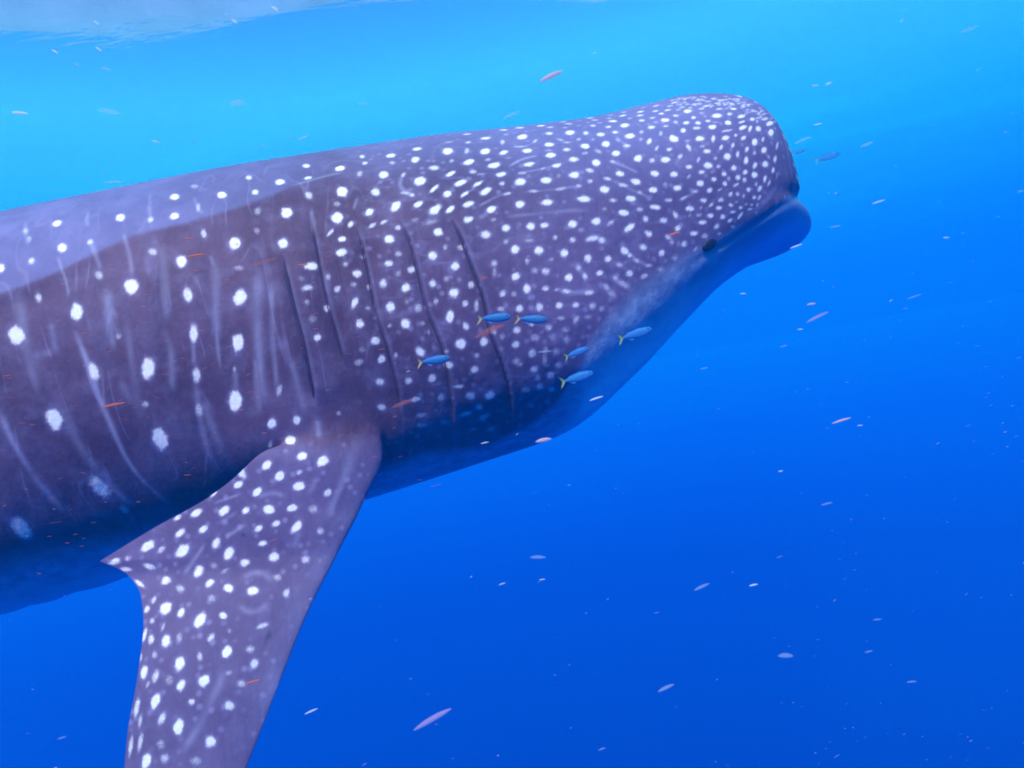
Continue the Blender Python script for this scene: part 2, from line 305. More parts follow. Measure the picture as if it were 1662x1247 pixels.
(130, 650, 3.173, """978 228 22 12 75 .45;1085 210 30 22 15 .95;960 332 30 20 50 1;1145 285 30 20 15 1;1252 312 32 24 30 1;828 358 24 10 55 .8;1030 387 30 22 45 1;1128 370 18 10 25 .5;815 432 28 16 30 .95;
1125 440 32 22 8 1;910 470 28 18 38 1;1275 475 24 18 50 .65;690 485 22 9 45 .85;1090 552 28 18 15 .9;970 563 30 24 5 1;740 568 32 20 40 1;852 570 22 15 45 .95;598 582 32 17 35 1;500 607 22 10 35 .85;
1200 560 28 22 0 .3;1010 633 20 16 25 .85;1118 652 38 20 52 .95;1235 672 20 18 0 .45;915 662 22 14 30 .9;632 665 26 16 30 .85;515 685 32 16 45 .85;698 732 32 16 65 .9;940 733 22 13 15 .9;
345 752 42 22 38 1;415 768 26 15 45 .5;530 775 44 26 40 1;765 787 36 24 60 1;1000 808 28 22 20 .85;1160 818 22 20 0 .5;250 810 20 14 40 .3;175 832 32 14 22 .95;852 838 26 18 30 .85;
355 855 30 15 -15 .7;235 872 30 11 0 .75;612 883 34 20 60 1;690 850 20 18 0 .2;445 928 28 20 30 .9;305 940 34 12 -35 .75;750 880 28 8 35 .3;665 945 26 16 40 .85;515 970 22 20 0 .4;762 967 24 22 0 .95;
888 980 32 22 20 .95;1015 915 20 18 0 .35;1065 992 24 16 65 .6;680 1018 22 18 0 .35;380 1030 24 10 60 .55;442 1070 38 26 55 1;343 1080 22 12 60 .75;520 1092 28 16 62 .9;615 1130 42 26 60 1;
740 1108 20 18 0 .8;370 1138 16 12 70 .5;425 1165 28 8 65 .4;940 1160 36 12 20 .5;330 1210 36 10 75 .8;770 1185 12 10 0 .3"""),
(180, 900, 3.5925, """232 497 30 18 80 .65;318 505 38 26 75 .95;402 480 28 16 80 .35;587 480 26 18 50 .65;815 548 28 22 0 .35;673 570 38 28 50 1;255 585 22 14 75 .35;172 595 32 10 80 .5;515 597 26 16 85 .55;
398 638 44 28 75 1;838 642 30 24 80 .65;195 685 44 20 78 .9;258 710 40 20 70 .6;690 690 24 14 20 .25;545 738 38 30 45 .95;410 768 36 22 62 .9;215 760 30 10 65 .35;340 735 30 25 90 .25;
765 750 30 22 0 .35;470 858 20 18 30 .75;260 852 48 26 72 1;150 890 60 15 80 .7;690 882 30 28 0 .75;300 958 44 20 65 .65;170 975 45 12 80 .45;393 1010 46 30 78 1;580 1098 34 30 90 .9;
170 1100 60 14 80 .55;118 1110 70 12 82 .55;290 1110 30 25 90 .25;312 1190 26 24 0 .45;205 1208 50 26 75 .95;495 1205 35 25 0 .3"""),
]
# pale stripes between the spots, plus painted ridge and fin-edge highlights: origin, scale, then width strength : x y x y ...
LINES = [
(0, 330, 5.911, """12 .35:835 80 840 220;14 .4:870 380 940 500 970 640;14 .4:1200 300 1250 480 1265 680;14 .45:550 520 610 650 660 800 665 900;14 .25:240 180 260 400;12 .35:1430 20 1440 130;14 .3:1015 900 1040 1000;16 .2:1550 650 1560 960"""),
(240, 240, 5.911, """12 .3:440 480 490 600 540 640;14 .35:1560 600 1590 800;12 .3:20 450 25 690;14 .2:1110 260 1150 180;14 .25:590 1040 650 1150"""),
(480, 210, 5.911, """14 .4:1030 440 970 510 975 580 1050 615 1130 635;12 .2:1450 120 1330 160 1290 220 1300 290;12 .25:590 660 560 760;12 .3:150 770 180 900 190 1000;14 .15:260 400 290 320 500 290 650 320;14 .35:0 545 300 450 450 420"""),
(700, 190, 5.911, """9 .55:750 470 810 420 870 395 1010 375;7 .5:850 535 1000 515 1080 495 1200 460;8 .5:470 850 570 790 650 755 735 738;8 .4:900 720 1200 695 1250 685 1400 665;14 .3:740 950 1000 930 1150 920 1300 890 1380 875 1480 895;
6 .4:280 770 340 730 400 690 450 650;16 .15:700 1190 780 1150 1000 1140;7 .4:1190 205 1240 225 1310 243 1360 238;6 .35:800 290 900 280 960 255 1000 235"""),
(940, 150, 5.911, """10 .5:300 660 390 690 470 720 560 770;10 .4:240 825 340 850 400 885 480 930 590 970 700 1020;9 .3:370 440 440 500 480 520;12 .25:960 620 930 700;10 .25:560 300 600 340;12 .3:1030 460 1040 520;10 .4:970 1030 1040 1000 1100 960"""),
(900, 340, 5.911, """18 .55:300 290 370 262 420 270 490 310;14 .35:560 500 640 545 700 590;14 .4:730 440 800 500 900 535;14 .4:0 765 100 790 250 800 370 775;22 .3:560 640 620 700 720 745;14 .35:200 530 250 590 290 650;25 .2:470 740 570 830"""),
(0, 500, 3.667, """10 .45:455 150 500 250 545 400 600 560 660 680 720 840 820 1000 920 1090 1000 1160;15 .4:0 620 60 760 160 940 260 1080 400 1220;10 .25:1150 220 1155 330;13 .3:1165 450 1185 650 1210 770 1260 900;
8 .25:1290 0 1290 200 1310 350;14 .25:970 130 1020 230 1025 480;14 .2:720 440 790 580 860 600;12 .28:1520 300 1535 450 1545 620;12 .28:1615 0 1620 200 1640 350;16 .2:150 300 310 260;16 .2:620 0 660 90 710 170;
14 .2:300 80 330 260;14 .2:1400 380 1400 480"""),
(400, 480, 3.667, "10 .35:150 -60 150 0 155 150 165 330 185 560;12 .28:270 380 310 560 350 690;12 .22:50 360 60 600 75 700;16 .35:420 740 430 840"),
(130, 650, 3.173, """8 .4:920 500 970 470 1020 465 1045 495;8 .35:760 700 850 640;8 .4:540 890 590 820 640 740;8 .2:720 630 800 580;10 .25:840 920 880 880 950 875 990 930;10 .28:820 1060 850 1100 930 1090 960 1050;
18 .25:1420 200 1380 350 1330 470 1280 600;10 .2:1180 480 1220 400;12 .2:1100 760 1130 680;6 .25:690 530 820 485"""),
(0, 0, 1.0, "5 .26:172 470 176 520 184 565;5 .26:262 400 268 450 270 520;6 .30:420 440 418 520 422 600 428 650;5 .26:348 425 350 480 352 545;6 .24:30 480 40 560 60 640;6 .24:90 640 130 730 190 800 240 850;5 .24:330 650 345 700 370 750;5 .2:205 520 215 600 230 680;24 .20:600 790 568 860 532 950 500 1020 462 1110 425 1200;5 .28:1268 205 1277 235 1281 262 1286 290;3 .22:1262 300 1240 330 1210 352"),
(180, 900, 3.5925, "16 .3:650 700 590 850 520 1000 430 1130;10 .3:860 420 920 400"),
]
GILLS = [
 [(459,410),(460,425),(465,440),(474,476),(483,515),(490,537),(496,562),(501,589),(507,618),(512,643),(514,658)],
 [(503,348),(507,370),(512,391),(520,432),(528,473),(537,510),(548,545),(557,578),(562,600)],
 [(572,362),(577,369),(588,396),(596,432),(604,473),(610,511),(617,530),(626,548),(637,594),(645,622),(651,655),(653,675)],
 [(641,350),(648,356),(656,368),(666,390),(675,426),(684,462),(692,500),(700,520),(708,535),(720,565),(728,600),(733,640),(738,675),(736,697)],
 [(724,346),(731,354),(740,366),(752,391),(765,429),(779,464),(789,496),(795,530),(801,552),(811,575),(822,608),(830,640),(833,668),(829,688)],
]
RIDGE = [(-60,500),(0,481),(68,455),(110,438),(165,410),(210,389),(240,380),(308,365),(358,350),(392,340),(443,321),(480,303),(520,294),(556,281),(600,268)]
SKIN_EDGE = [(1292,318),(1275,325),(1262,335),(1238,352),(1200,374),(1160,404),(1110,430),(1080,450),(1030,482),(990,515),(955,560),(935,605),(905,650),(855,695),(790,722),(715,731),(640,738)]
MOUTH = [(1291,322),(1275,328),(1262,338),(1236,357),(1208,374),(1175,398),(1150,412),(1110,432)]
# ---- DATA END
# ------------------------------------------------------------------ materials
def skin_material():
    m, n, l, out = new_mat("spotted_skin")
    p = n.new('ShaderNodeBsdfPrincipled')
    dark = mix_col(n, l, remap(n, l, noise(n, l, 5.0, 5, .6), .35, .68), (.076, .028, .058), (.128, .068, .128))
    dark = mix_col(n, l, remap(n, l, noise(n, l, 22.0, 4, .65), .42, .75, 0, .5), dark, (.16, .125, .22))
    dark = mix_col(n, l, remap(n, l, noise(n, l, 70.0, 3, .7), .45, .8, 0, .35), dark, (.045, .035, .08))
    # the back above the ridge is paler; upward-facing skin has light painted in
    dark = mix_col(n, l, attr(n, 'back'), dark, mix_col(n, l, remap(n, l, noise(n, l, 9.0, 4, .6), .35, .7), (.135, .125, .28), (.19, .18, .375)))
    pale = mix_col(n, l, remap(n, l, noise(n, l, 7.0, 5, .6), .35, .7), (.58, .72, .86), (.84, .92, .97))
    # faint wavy threads between the spots: lengthwise on the head, upright on the flank
    def threads(scale, stretch, wd):
        v = noise(n, l, scale, 1.5, .4, stretch=stretch)
        s_ = n.new('ShaderNodeMath'); s_.operation = 'SUBTRACT'; l.new(v, s_.inputs[0]); s_.inputs[1].default_value = .5
        a_ = n.new('ShaderNodeMath'); a_.operation = 'ABSOLUTE'; l.new(s_.outputs[0], a_.inputs[0])
        return remap(n, l, a_.outputs[0], .004, wd, 1, 0)
    tco = n.new('ShaderNodeTexCoord'); sx = n.new('ShaderNodeSeparateXYZ'); l.new(tco.outputs['Object'], sx.inputs[0])
    hd = remap(n, l, sx.outputs['X'], -.45, -.15)
    th = n.new('ShaderNodeMix'); l.new(hd, th.inputs[0]); l.new(threads(7., (2.2, 1, .35), .022), th.inputs[2]); l.new(threads(17., (.6, 1, 1.5), .06), th.inputs[3])
    tf = n.new('ShaderNodeMath'); tf.operation = 'MULTIPLY'; l.new(th.outputs[0], tf.inputs[0]); l.new(remap(n, l, noise(n, l, 11., 2), 0.42, .64, .02, .30), tf.inputs[1])
    nf = n.new('ShaderNodeMath'); nf.operation = 'MULTIPLY'; l.new(tf.outputs[0], nf.inputs[0]); l.new(remap(n, l, attr(n, 'fin'), 0, 1, 1, .35), nf.inputs[1])
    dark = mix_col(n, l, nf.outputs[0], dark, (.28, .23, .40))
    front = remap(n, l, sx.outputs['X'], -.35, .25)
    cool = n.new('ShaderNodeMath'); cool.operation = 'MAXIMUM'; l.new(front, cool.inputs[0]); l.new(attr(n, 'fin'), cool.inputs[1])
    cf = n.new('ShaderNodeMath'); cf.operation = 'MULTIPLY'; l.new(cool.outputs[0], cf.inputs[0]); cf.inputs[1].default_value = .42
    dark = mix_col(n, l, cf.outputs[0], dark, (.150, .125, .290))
    # tiny faint freckles that fill the gaps between the spots on head, gills and fin
    vo = n.new('ShaderNodeTexVoronoi'); vo.inputs['Scale'].default_value = 42; vo.inputs['Randomness'].default_value = .85
    l.new(tco.outputs['Object'], vo.inputs['Vector'])
    fr = n.new('ShaderNodeMath'); fr.operation = 'MULTIPLY'; l.new(remap(n, l, vo.outputs['Distance'], .10, .38, .34, 0), fr.inputs[0])
    hz = n.new('ShaderNodeMath'); hz.operation = 'MAXIMUM'; l.new(remap(n, l, sx.outputs['X'], -.45, -.25), hz.inputs[0]); l.new(attr(n, 'fin'), hz.inputs[1])
    f2 = n.new('ShaderNodeMath'); f2.operation = 'MULTIPLY'; l.new(hz.outputs[0], f2.inputs[0]); l.new(remap(n, l, noise(n, l, 19., 2), .38, .6, .15, 1), f2.inputs[1])
    l.new(f2.outputs[0], fr.inputs[1])
    dark = mix_col(n, l, fr.outputs[0], dark, (.42, .38, .62))
    mid_pale = mix_col(n, l, remap(n, l, noise(n, l, 26.0, 4, .65), .35, .7), (.18, .26, .42), (.34, .46, .60))
    jaw = remap(n, l, sx.outputs['X'], .35, .60)  # water-blue haze painted into the jaw and throat colours
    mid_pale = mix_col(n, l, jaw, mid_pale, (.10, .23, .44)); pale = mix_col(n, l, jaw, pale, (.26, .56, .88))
    base = mix_col(n, l, attr(n, 'belly'), dark, mid_pale)
    base = mix_col(n, l, attr(n, 'white'), base, pale)
    base = mix_col(n, l, attr(n, 'halo'), base, (.34, .30, .62))
    base = mix_col(n, l, attr(n, 'line'), base, (.42, .42, .62))
    sp = n.new('ShaderNodeMath'); sp.operation = 'MULTIPLY'; sp.use_clamp = True
    l.new(attr(n, 'spot'), sp.inputs[0])
    l.new(remap(n, l, noise(n, l, 190.0, 3, .8), .30, .62, .78, 1.12), sp.inputs[1])
    one = n.new('ShaderNodeMath'); one.operation = 'SUBTRACT'; one.inputs[0].default_value = 1; l.new(sp.outputs[0], one.inputs[1])
    mid = n.new('ShaderNodeMath'); mid.operation = 'MULTIPLY'; l.new(sp.outputs[0], mid.inputs[0]); l.new(one.outputs[0], mid.inputs[1])
    sgn = n.new('ShaderNodeMath'); sgn.operation = 'MULTIPLY_ADD'; l.new(noise(n, l, 330.0, 2, .7), sgn.inputs[0]); sgn.inputs[1].default_value = 6; sgn.inputs[2].default_value = -3
    fin = n.new('ShaderNodeMath'); fin.operation = 'MULTIPLY_ADD'; fin.use_clamp = True
    l.new(mid.outputs[0], fin.inputs[0]); l.new(sgn.outputs[0], fin.inputs[1]); l.new(sp.outputs[0], fin.inputs[2])
    base = mix_col(n, l, fin.outputs[0], base, (.90, .89, .80))
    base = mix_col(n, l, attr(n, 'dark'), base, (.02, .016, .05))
    l.new(base, p.inputs['Base Color'])
    p.inputs['Roughness'].default_value = .62
    p.inputs['Specular IOR Level'].default_value = .25
    b1 = n.new('ShaderNodeBump'); b1.inputs['Strength'].default_value = .35; b1.inputs['Distance'].default_value = .004
    l.new(noise(n, l, 90.0, 5, .7), b1.inputs['Height'])
    b2 = n.new('ShaderNodeBump'); b2.inputs['Strength'].default_value = .5; b2.inputs['Distance'].default_value = .012
    l.new(noise(n, l, 14.0, 3, .5, stretch=(1.6, 1, .6)), b2.inputs['Height'])
    l.new(b1.outputs[0], b2.inputs['Normal'])
    l.new(b2.outputs[0], p.inputs['Normal'])
    l.new(p.outputs[0], out.inputs[0])
    return m
def simple_material(name, a, b, scale=30., rough=.5, spec=.4, trans=0.):
    m, n, l, out = new_mat(name)
    p = n.new('ShaderNodeBsdfPrincipled')
    l.new(mix_col(n, l, remap(n, l, noise(n, l, scale, 3), .35, .7), a, b), p.inputs['Base Color'])
    p.inputs['Roughness'].default_value = rough
    p.inputs['Specular IOR Level'].default_value = spec
    sh = p.outputs[0]
    if trans > 0:
        t = n.new('ShaderNodeBsdfTransparent'); mx = n.new('ShaderNodeMixShader')
        mx.inputs[0].default_value = trans
        l.new(sh, mx.inputs[1]); l.new(t.outputs[0], mx.inputs[2]); sh = mx.outputs[0]
    l.new(sh, out.inputs[0])
    return m
def soft_material(name, col, dens):
    # jelly-like specks: thick in the middle, thinning out to nothing at the rim
    m, n, l, out = new_mat(name)
    d = n.new('ShaderNodeBsdfDiffuse'); t = n.new('ShaderNodeBsdfTranslucent'); ad = n.new('ShaderNodeMixShader')
    c = mix_col(n, l, remap(n, l, noise(n, l, 200., 2), .3, .7), col, tuple(min(1, x*1.15+.02) for x in col))
    l.new(c, d.inputs[0]); l.new(c, t.inputs[0])
    ad.inputs[0].default_value = .5
    l.new(d.outputs[0], ad.inputs[1]); l.new(t.outputs[0], ad.inputs[2])
    tr = n.new('ShaderNodeBsdfTransparent'); mx = n.new('ShaderNodeMixShader')
    lw = n.new('ShaderNodeLayerWeight'); lw.inputs[0].default_value = .5
    l.new(remap(n, l, lw.outputs['Facing'], .05, .80, dens, 0.), mx.inputs[0])
    l.new(tr.outputs[0], mx.inputs[1]); l.new(ad.outputs[0], mx.inputs[2])
    l.new(mx.outputs[0], out.inputs[0])
    return m
def surface_material():
    m, n, l, out = new_mat("water_surface_from_below")
    g = n.new('ShaderNodeBsdfGlossy'); g.inputs['Roughness'].default_value = .05
    g.inputs['Color'].default_value = (1, 1, 1, 1)
    t = n.new('ShaderNodeBsdfTransparent'); t.inputs[0].default_value = (1, 1, 1, 1)
    b = n.new('ShaderNodeBump'); b.inputs['Strength'].default_value = .12; b.inputs['Distance'].default_value = .015
    l.new(noise(n, l, 5., 4, .55, stretch=(.6, 1.6, 1)), b.inputs['Height'])
    l.new(b.outputs[0], g.inputs['Normal'])
    lw = n.new('ShaderNodeLayerWeight'); lw.inputs[0].default_value = .5
    mx = n.new('ShaderNodeMixShader')
    l.new(remap(n, l, lw.outputs['Facing'], .20, .50, .06, .80), mx.inputs[0])
    l.new(t.outputs[0], mx.inputs[1]); l.new(g.outputs[0], mx.inputs[2])
    l.new(mx.outputs[0], out.inputs[0])
    return m

# ------------------------------------------------------------------ the water surface overhead
SURF_Z = .938
def build_surface():
    k = np.linspace(-1, 1, 361)
    ax = np.sign(k)*(np.sinh(np.abs(k)*6.6)/math.sinh(6.6))*420
    X, Y = np.meshgrid(ax, ax + 3.0, indexing='ij')
    Z = np.zeros_like(X)
    rg = np.random.default_rng(3)
    for lam, amp in ((2.6, .022), (1.7, .013), (1.1, .008), (.7, .0035), (.4, .0012)):
        for _ in range(4):
            a = rg.normal(1.35, .45); ph = rg.uniform(0, 6.28)
            Z += amp*np.sin(2*math.pi/lam*(X*math.cos(a) + Y*math.sin(a)) + ph)*.5
    r = np.hypot(X, Y-3)
    Z *= 1.0*np.exp(-(r/3.4)**2)
    V = np.stack([X, Y, SURF_Z + Z], -1).reshape(-1, 3)
    n = len(k); i, j = np.meshgrid(np.arange(n-1), np.arange(n-1), indexing='ij')
    a = (i*n + j).ravel()
    F = np.stack([a, a+1, a+n+1, a+n], 1)
    o = obj("water_surface", mesh_from("water_surface", V, F), surface_material())
    tag(o, kind='structure')
build_surface()

# ------------------------------------------------------------------ the whale shark
def grid_quads(nx, nphi, off=0):
    i, j = np.meshgrid(np.arange(nx-1), np.arange(nphi), indexing='ij')
    a = i*nphi + j; b = i*nphi + (j+1) % nphi
    return np.stack([a, a+nphi, b+nphi, b], -1) + off    # [nx-1, nphi, 4]

def normals_of(V, Q):
    d1 = V[Q[:, 2]] - V[Q[:, 0]]; d2 = V[Q[:, 3]] - V[Q[:, 1]]
    fn = np.cross(d1, d2)
    N = np.zeros_like(V)
    for k in range(4):
        for c in range(3):
            N[:, c] += np.bincount(Q[:, k], fn[:, c], len(V))
    return N/np.maximum(np.linalg.norm(N, axis=1, keepdims=True), 1e-12)

def laplace(V, Q, weight, iters, lam=.5):
    E = np.concatenate([Q[:, [0, 1]], Q[:, [1, 2]], Q[:, [2, 3]], Q[:, [3, 0]]])
    m = (weight[E[:, 0]] > 0) | (weight[E[:, 1]] > 0)
    E = E[m]; E = E[E[:, 0] != E[:, 1]]
    ids = np.unique(E); inv = np.zeros(len(V), np.int64); inv[ids] = np.arange(len(ids))
    full, full_w = V, weight
    V = V[ids].copy(); weight = weight[ids]; E = inv[E]
    A = np.concatenate([E[:, 0], E[:, 1]]); B = np.concatenate([E[:, 1], E[:, 0]])
    deg = np.maximum(np.bincount(A, minlength=len(V)), 1)
    for _ in range(iters):
        avg = np.stack([np.bincount(A, V[B, c], len(V))/deg for c in range(3)], 1)
        V += (avg - V)*(lam*weight)[:, None]
    full[ids] = V
    return full

NXT, NX, NN, NF = 240, 1060, 470, 150
P, PH = body_grid(NXT, NX, NN, NF)
NXA, NPH = P.shape[:2]

FIN_L = [(637,716),(622,760),(596,806),(572,852),(546,902),(533,928),(512,968),(486,1026),(450,1118),(404,1236),(360,1335),(312,1425),(268,1475)]
FIN_T = [(438,686),(406,748),(340,806),(250,857),(162,911),(204,930),(229,968),(233,1012),(223,1100),(206,1200),(200,1300),(216,1400),(250,1462)]
FIN_K = [0, .07, .15, .23, .31, .345, .40, .48, .60, .74, .86, .95, 1.0]
FIN_YL = [1.815, 1.790, 1.770, 1.750, 1.735, 1.722, 1.695, 1.66, 1.605, 1.55, 1.50, 1.48, 1.47]
FIN_YT = [1.728, 1.722, 1.718, 1.715, 1.712, 1.708, 1.68, 1.645, 1.59, 1.54, 1.50, 1.48, 1.47]
FIN_TH = [.050, .056, .058, .057, .056, .053, .049, .043, .034, .025, .016, .008, .001]

def fin_sections(t):
    k = np.array(FIN_K)
    L = np.stack([pchip(k, [p[c] for p in FIN_L], t) for c in (0, 1)], 1)
    # the rear edge has a real corner at its fourth knot: two separate curves
    TT = np.array(FIN_T, float); c4 = 4
    T = np.zeros((len(t), 2)); m = t <= k[c4]
    for c in (0, 1):
        T[m, c] = pchip(k[:c4+1], TT[:c4+1, c], t[m])
        T[~m, c] = pchip(k[c4:], TT[c4:, c], t[~m])
    yl, yt, th = pchip(k, FIN_YL, t), pchip(k, FIN_YT, t), pchip(k, FIN_TH, t)
    Lw = to_local(ray_point(L[:, 0], L[:, 1], yl)); Tw = to_local(ray_point(T[:, 0], T[:, 1], yt))
    return Lw, Tw, th

def fin_loops(nt, th_ang, flip):
    """surface of the pectoral fin: [nt, len(th_ang), 3]; angle 0 = rear edge, pi = leading edge"""
    t = .045 + (1-.045)*(np.linspace(0, 1, nt)**1.0)
    L, T, th = fin_sections(t)
    span = np.gradient((L*.6+T*.4), axis=0)
    k = np.ones(25)/25
    pad = lambda a: np.concatenate([np.repeat(a[:1], 12, 0), a, np.repeat(a[-1:], 12, 0)])
    span = np.stack([np.convolve(pad(span)[:, c], k, 'valid') for c in range(3)], 1)
    ch = L - T
    nn = np.cross(ch, span); nn /= np.linalg.norm(nn, axis=1, keepdims=True)
    if nn[len(nn)//2, 1] > 0: nn = -nn          # towards the camera side
    c = (1 - np.cos(th_ang))/2                   # 0 rear .. 1 leading
    prof = (1-c)**.5*c**.95*2.1 + .035*np.sin(th_ang/1.0)**2
    sgn = np.sign(np.sin(th_ang)); sgn[np.abs(np.sin(th_ang)) < 1e-9] = 0
    camber = .05*np.sin(c*math.pi)
    Pf = T[:, None] + ch[:, None]*c[None, :, None]
    off = (sgn*prof)[None, :]*th[:, None]*.5
    bow = camber[None, :]*np.linalg.norm(ch, axis=1)[:, None]*.6*np.clip(t, .15, 1)[:, None]
    return Pf + nn[:, None]*(off+bow)[..., None]

def px_of(A):
    x, y = project(to_world(A)); return x, y
# the flank swells outward into the fin's root
def root_line(P, gx, gy):
    o = []
    for x, y in ((440, 714), (622, 722)):
        d = (gx[:, :NN]-x)**2 + (gy[:, :NN]-y)**2
        d = np.where(P[:, :NN, 1] < 0, d, 1e9)
        k = np.unravel_index(np.argmin(d), d.shape); o.append(P[k])
    return o
gx, gy = px_of(P)
RA, RB = root_line(P, gx, gy)
for sgn in (1, -1):
    A0, B0 = RA*np.array([1, sgn, 1]), RB*np.array([1, sgn, 1]); ab = B0-A0
    tt = np.clip(((P-A0)@ab)/(ab@ab), 0, 1); dd = np.linalg.norm(P-(A0+tt[..., None]*ab), axis=-1)
    P[..., 1] -= sgn*.032*np.exp(-(dd/.095)**2)
    P[..., 2] -= .010*np.exp(-(dd/.095)**2)
gx, gy = px_of(P)
near = np.arange(NN)
# patch of body skin the near fin grows out of
def nearest_cell(px, py, j_ok):
    d = (gx[:, j_ok]-px)**2 + (gy[:, j_ok]-py)**2
    k = np.unravel_index(np.argmin(d), d.shape)
    return k[0], j_ok[k[1]]
jn = np.arange(20, NN-20)
iA, jA = nearest_cell(462, 722, jn); iB, jB = nearest_cell(618, 722, jn)
jm = (jA+jB)//2
I0, I1, J0, J1 = iA, iB, jm-7, jm+7
DEBUG_ROOT = (I0, I1, J0, J1)
Vb = P.reshape(-1, 3)
Qg = grid_quads(NXA, NPH)
keep = np.ones(Qg.shape[:2], bool)
keep[I0:I1, J0:J1] = False
# the mirrored patch on the far flank
phi_t, phi_b = PH[J0], PH[J1]
jf_t = int(np.argmin(np.abs(PH-(2*math.pi-phi_t)))); jf_b = int(np.argmin(np.abs(PH-(2*math.pi-phi_b))))
keep[I0:I1, jf_b:jf_t] = False
verts = [Vb]; quads = [Qg[keep]]; tris = []
nv_total = len(Vb)
isfin = [np.zeros(len(Vb))]
def attach(j_top, j_bot, far, nt, step):
    global nv_total
    ii = list(range(I0, I1, step)) 
    if ii[-1] != I1: ii.append(I1)
    dj = 1 if j_bot > j_top else -1
    jj = list(range(j_top, j_bot, dj)) + [j_bot]
    ring = [i*NPH + j_top for i in ii] + [I1*NPH + j for j in jj[1:-1]] + [i*NPH + j_bot for i in reversed(ii)] + [I0*NPH + j for j in reversed(jj[1:-1])]
    nu, nvv = len(ii), len(jj)-2
    e = .028*math.pi
    u_ = np.linspace(0, 1, nu); cc = .62*(e/math.pi*.3 + u_*(1-e/math.pi*.6)) + .38*(1-np.cos(e+u_*(math.pi-2*e)))/2
    up_ = np.arccos(np.clip(1-2*cc, -1, 1))
    e0, e1 = up_[0], math.pi-up_[-1]
    th = np.concatenate([up_, np.linspace(math.pi-e1, math.pi+e1, nvv+2)[1:-1],
                         2*math.pi-up_[::-1], np.linspace(2*math.pi-e0, 2*math.pi+e0, nvv+2)[1:-1]])
    F = fin_loops(nt, th, far)
    if far:
        F = F*np.array([1, -1, 1])
        R0 = Vb[np.array(ring)].mean(0)
        a = math.radians(62)     # this one is spread out sideways
        D = F - R0
        ca, sa = math.cos(a), math.sin(a)
        F = np.stack([D[..., 0]-.22*np.abs(D[..., 2])*0, D[..., 1]*ca - D[..., 2]*sa, D[..., 1]*sa + D[..., 2]*ca], -1) + R0
    P0 = Vb[np.array(ring)]
    nb = 16
    s = (np.arange(1, nb)/nb)[:, None, None]
    tang = F[0] - F[3]
    tang = tang/np.linalg.norm(tang, axis=1, keepdims=True)
    gap = np.linalg.norm(F[0]-P0, axis=1, keepdims=True)
    ctrl = F[0] + tang*gap*.45
    B = (1-s)**2*P0 + 2*s*(1-s)*ctrl + s**2*F[0]
    A = np.concatenate([B, F])
    m, N = A.shape[:2]
    base = nv_total
    verts.append(A.reshape(-1, 3)); isfin.append(np.repeat(np.clip(np.arange(m)/12., 0, 1), N))
    idx = np.concatenate([np.array(ring)[None], base + np.arange(m*N).reshape(m, N)])
    a0 = idx[:-1]; b0 = idx[1:]
    q = np.stack([a0, b0, np.roll(b0, -1, 1), np.roll(a0, -1, 1)], -1).reshape(-1, 4)
    if not far: q = q[:, ::-1]
    quads.append(q)
    nv_total += m*N
    # close the tip
    verts.append(A[-1].mean(0)[None]); isfin.append(np.ones(1))
    last = idx[-1]
    t3 = np.stack([last, np.roll(last, -1), np.full(N, nv_total), np.full(N, nv_total)], 1)
    if not far: t3 = t3[:, ::-1]
    tris.append(t3)
    nv_total += 1
attach(J0, J1, False, 300, 1)
if True:
    attach(jf_t, jf_b, True, 60, 1)
# snout and tail ends
for row, far_end in ((NXA-1, True), (0, False)):
    ring = row*NPH + np.arange(NPH)
    verts.append(Vb[ring].mean(0)[None]); isfin.append(np.zeros(1))
    t3 = np.stack([ring, np.full(NPH, nv_total), np.full(NPH, nv_total), np.roll(ring, -1)], 1)
    tris.append(t3 if far_end else t3[:, ::-1])
    nv_total += 1
V = np.concatenate(verts); Q = np.concatenate(quads); ISF = np.concatenate(isfin)
# soften the join of fin and flank
cen = P[I0:I1+1, J0:J1+1].reshape(-1, 3)
w = np.zeros(len(V))
x0, x1 = P[I0, jm, 0], P[I1, jm, 0]
for sgn in (1, -1):
    A0, B0 = P[I0, jm]*np.array([1, sgn, 1]), P[I1, jm]*np.array([1, sgn, 1])
    ab = B0-A0; tt = np.clip(((V-A0)@ab)/(ab@ab), 0, 1)
    d = np.linalg.norm(V-(A0+tt[:, None]*ab), axis=1)
    w = np.maximum(w, np.clip((.17-d)/.07, 0, 1))
V = laplace(V, Q, w, 260, .7)
QA = np.concatenate([Q]+tris)
N = normals_of(V, Q)
if N[np.argmin(V[:, 1]), 1] > 0:
    N = -N; QA = QA[:, ::-1]

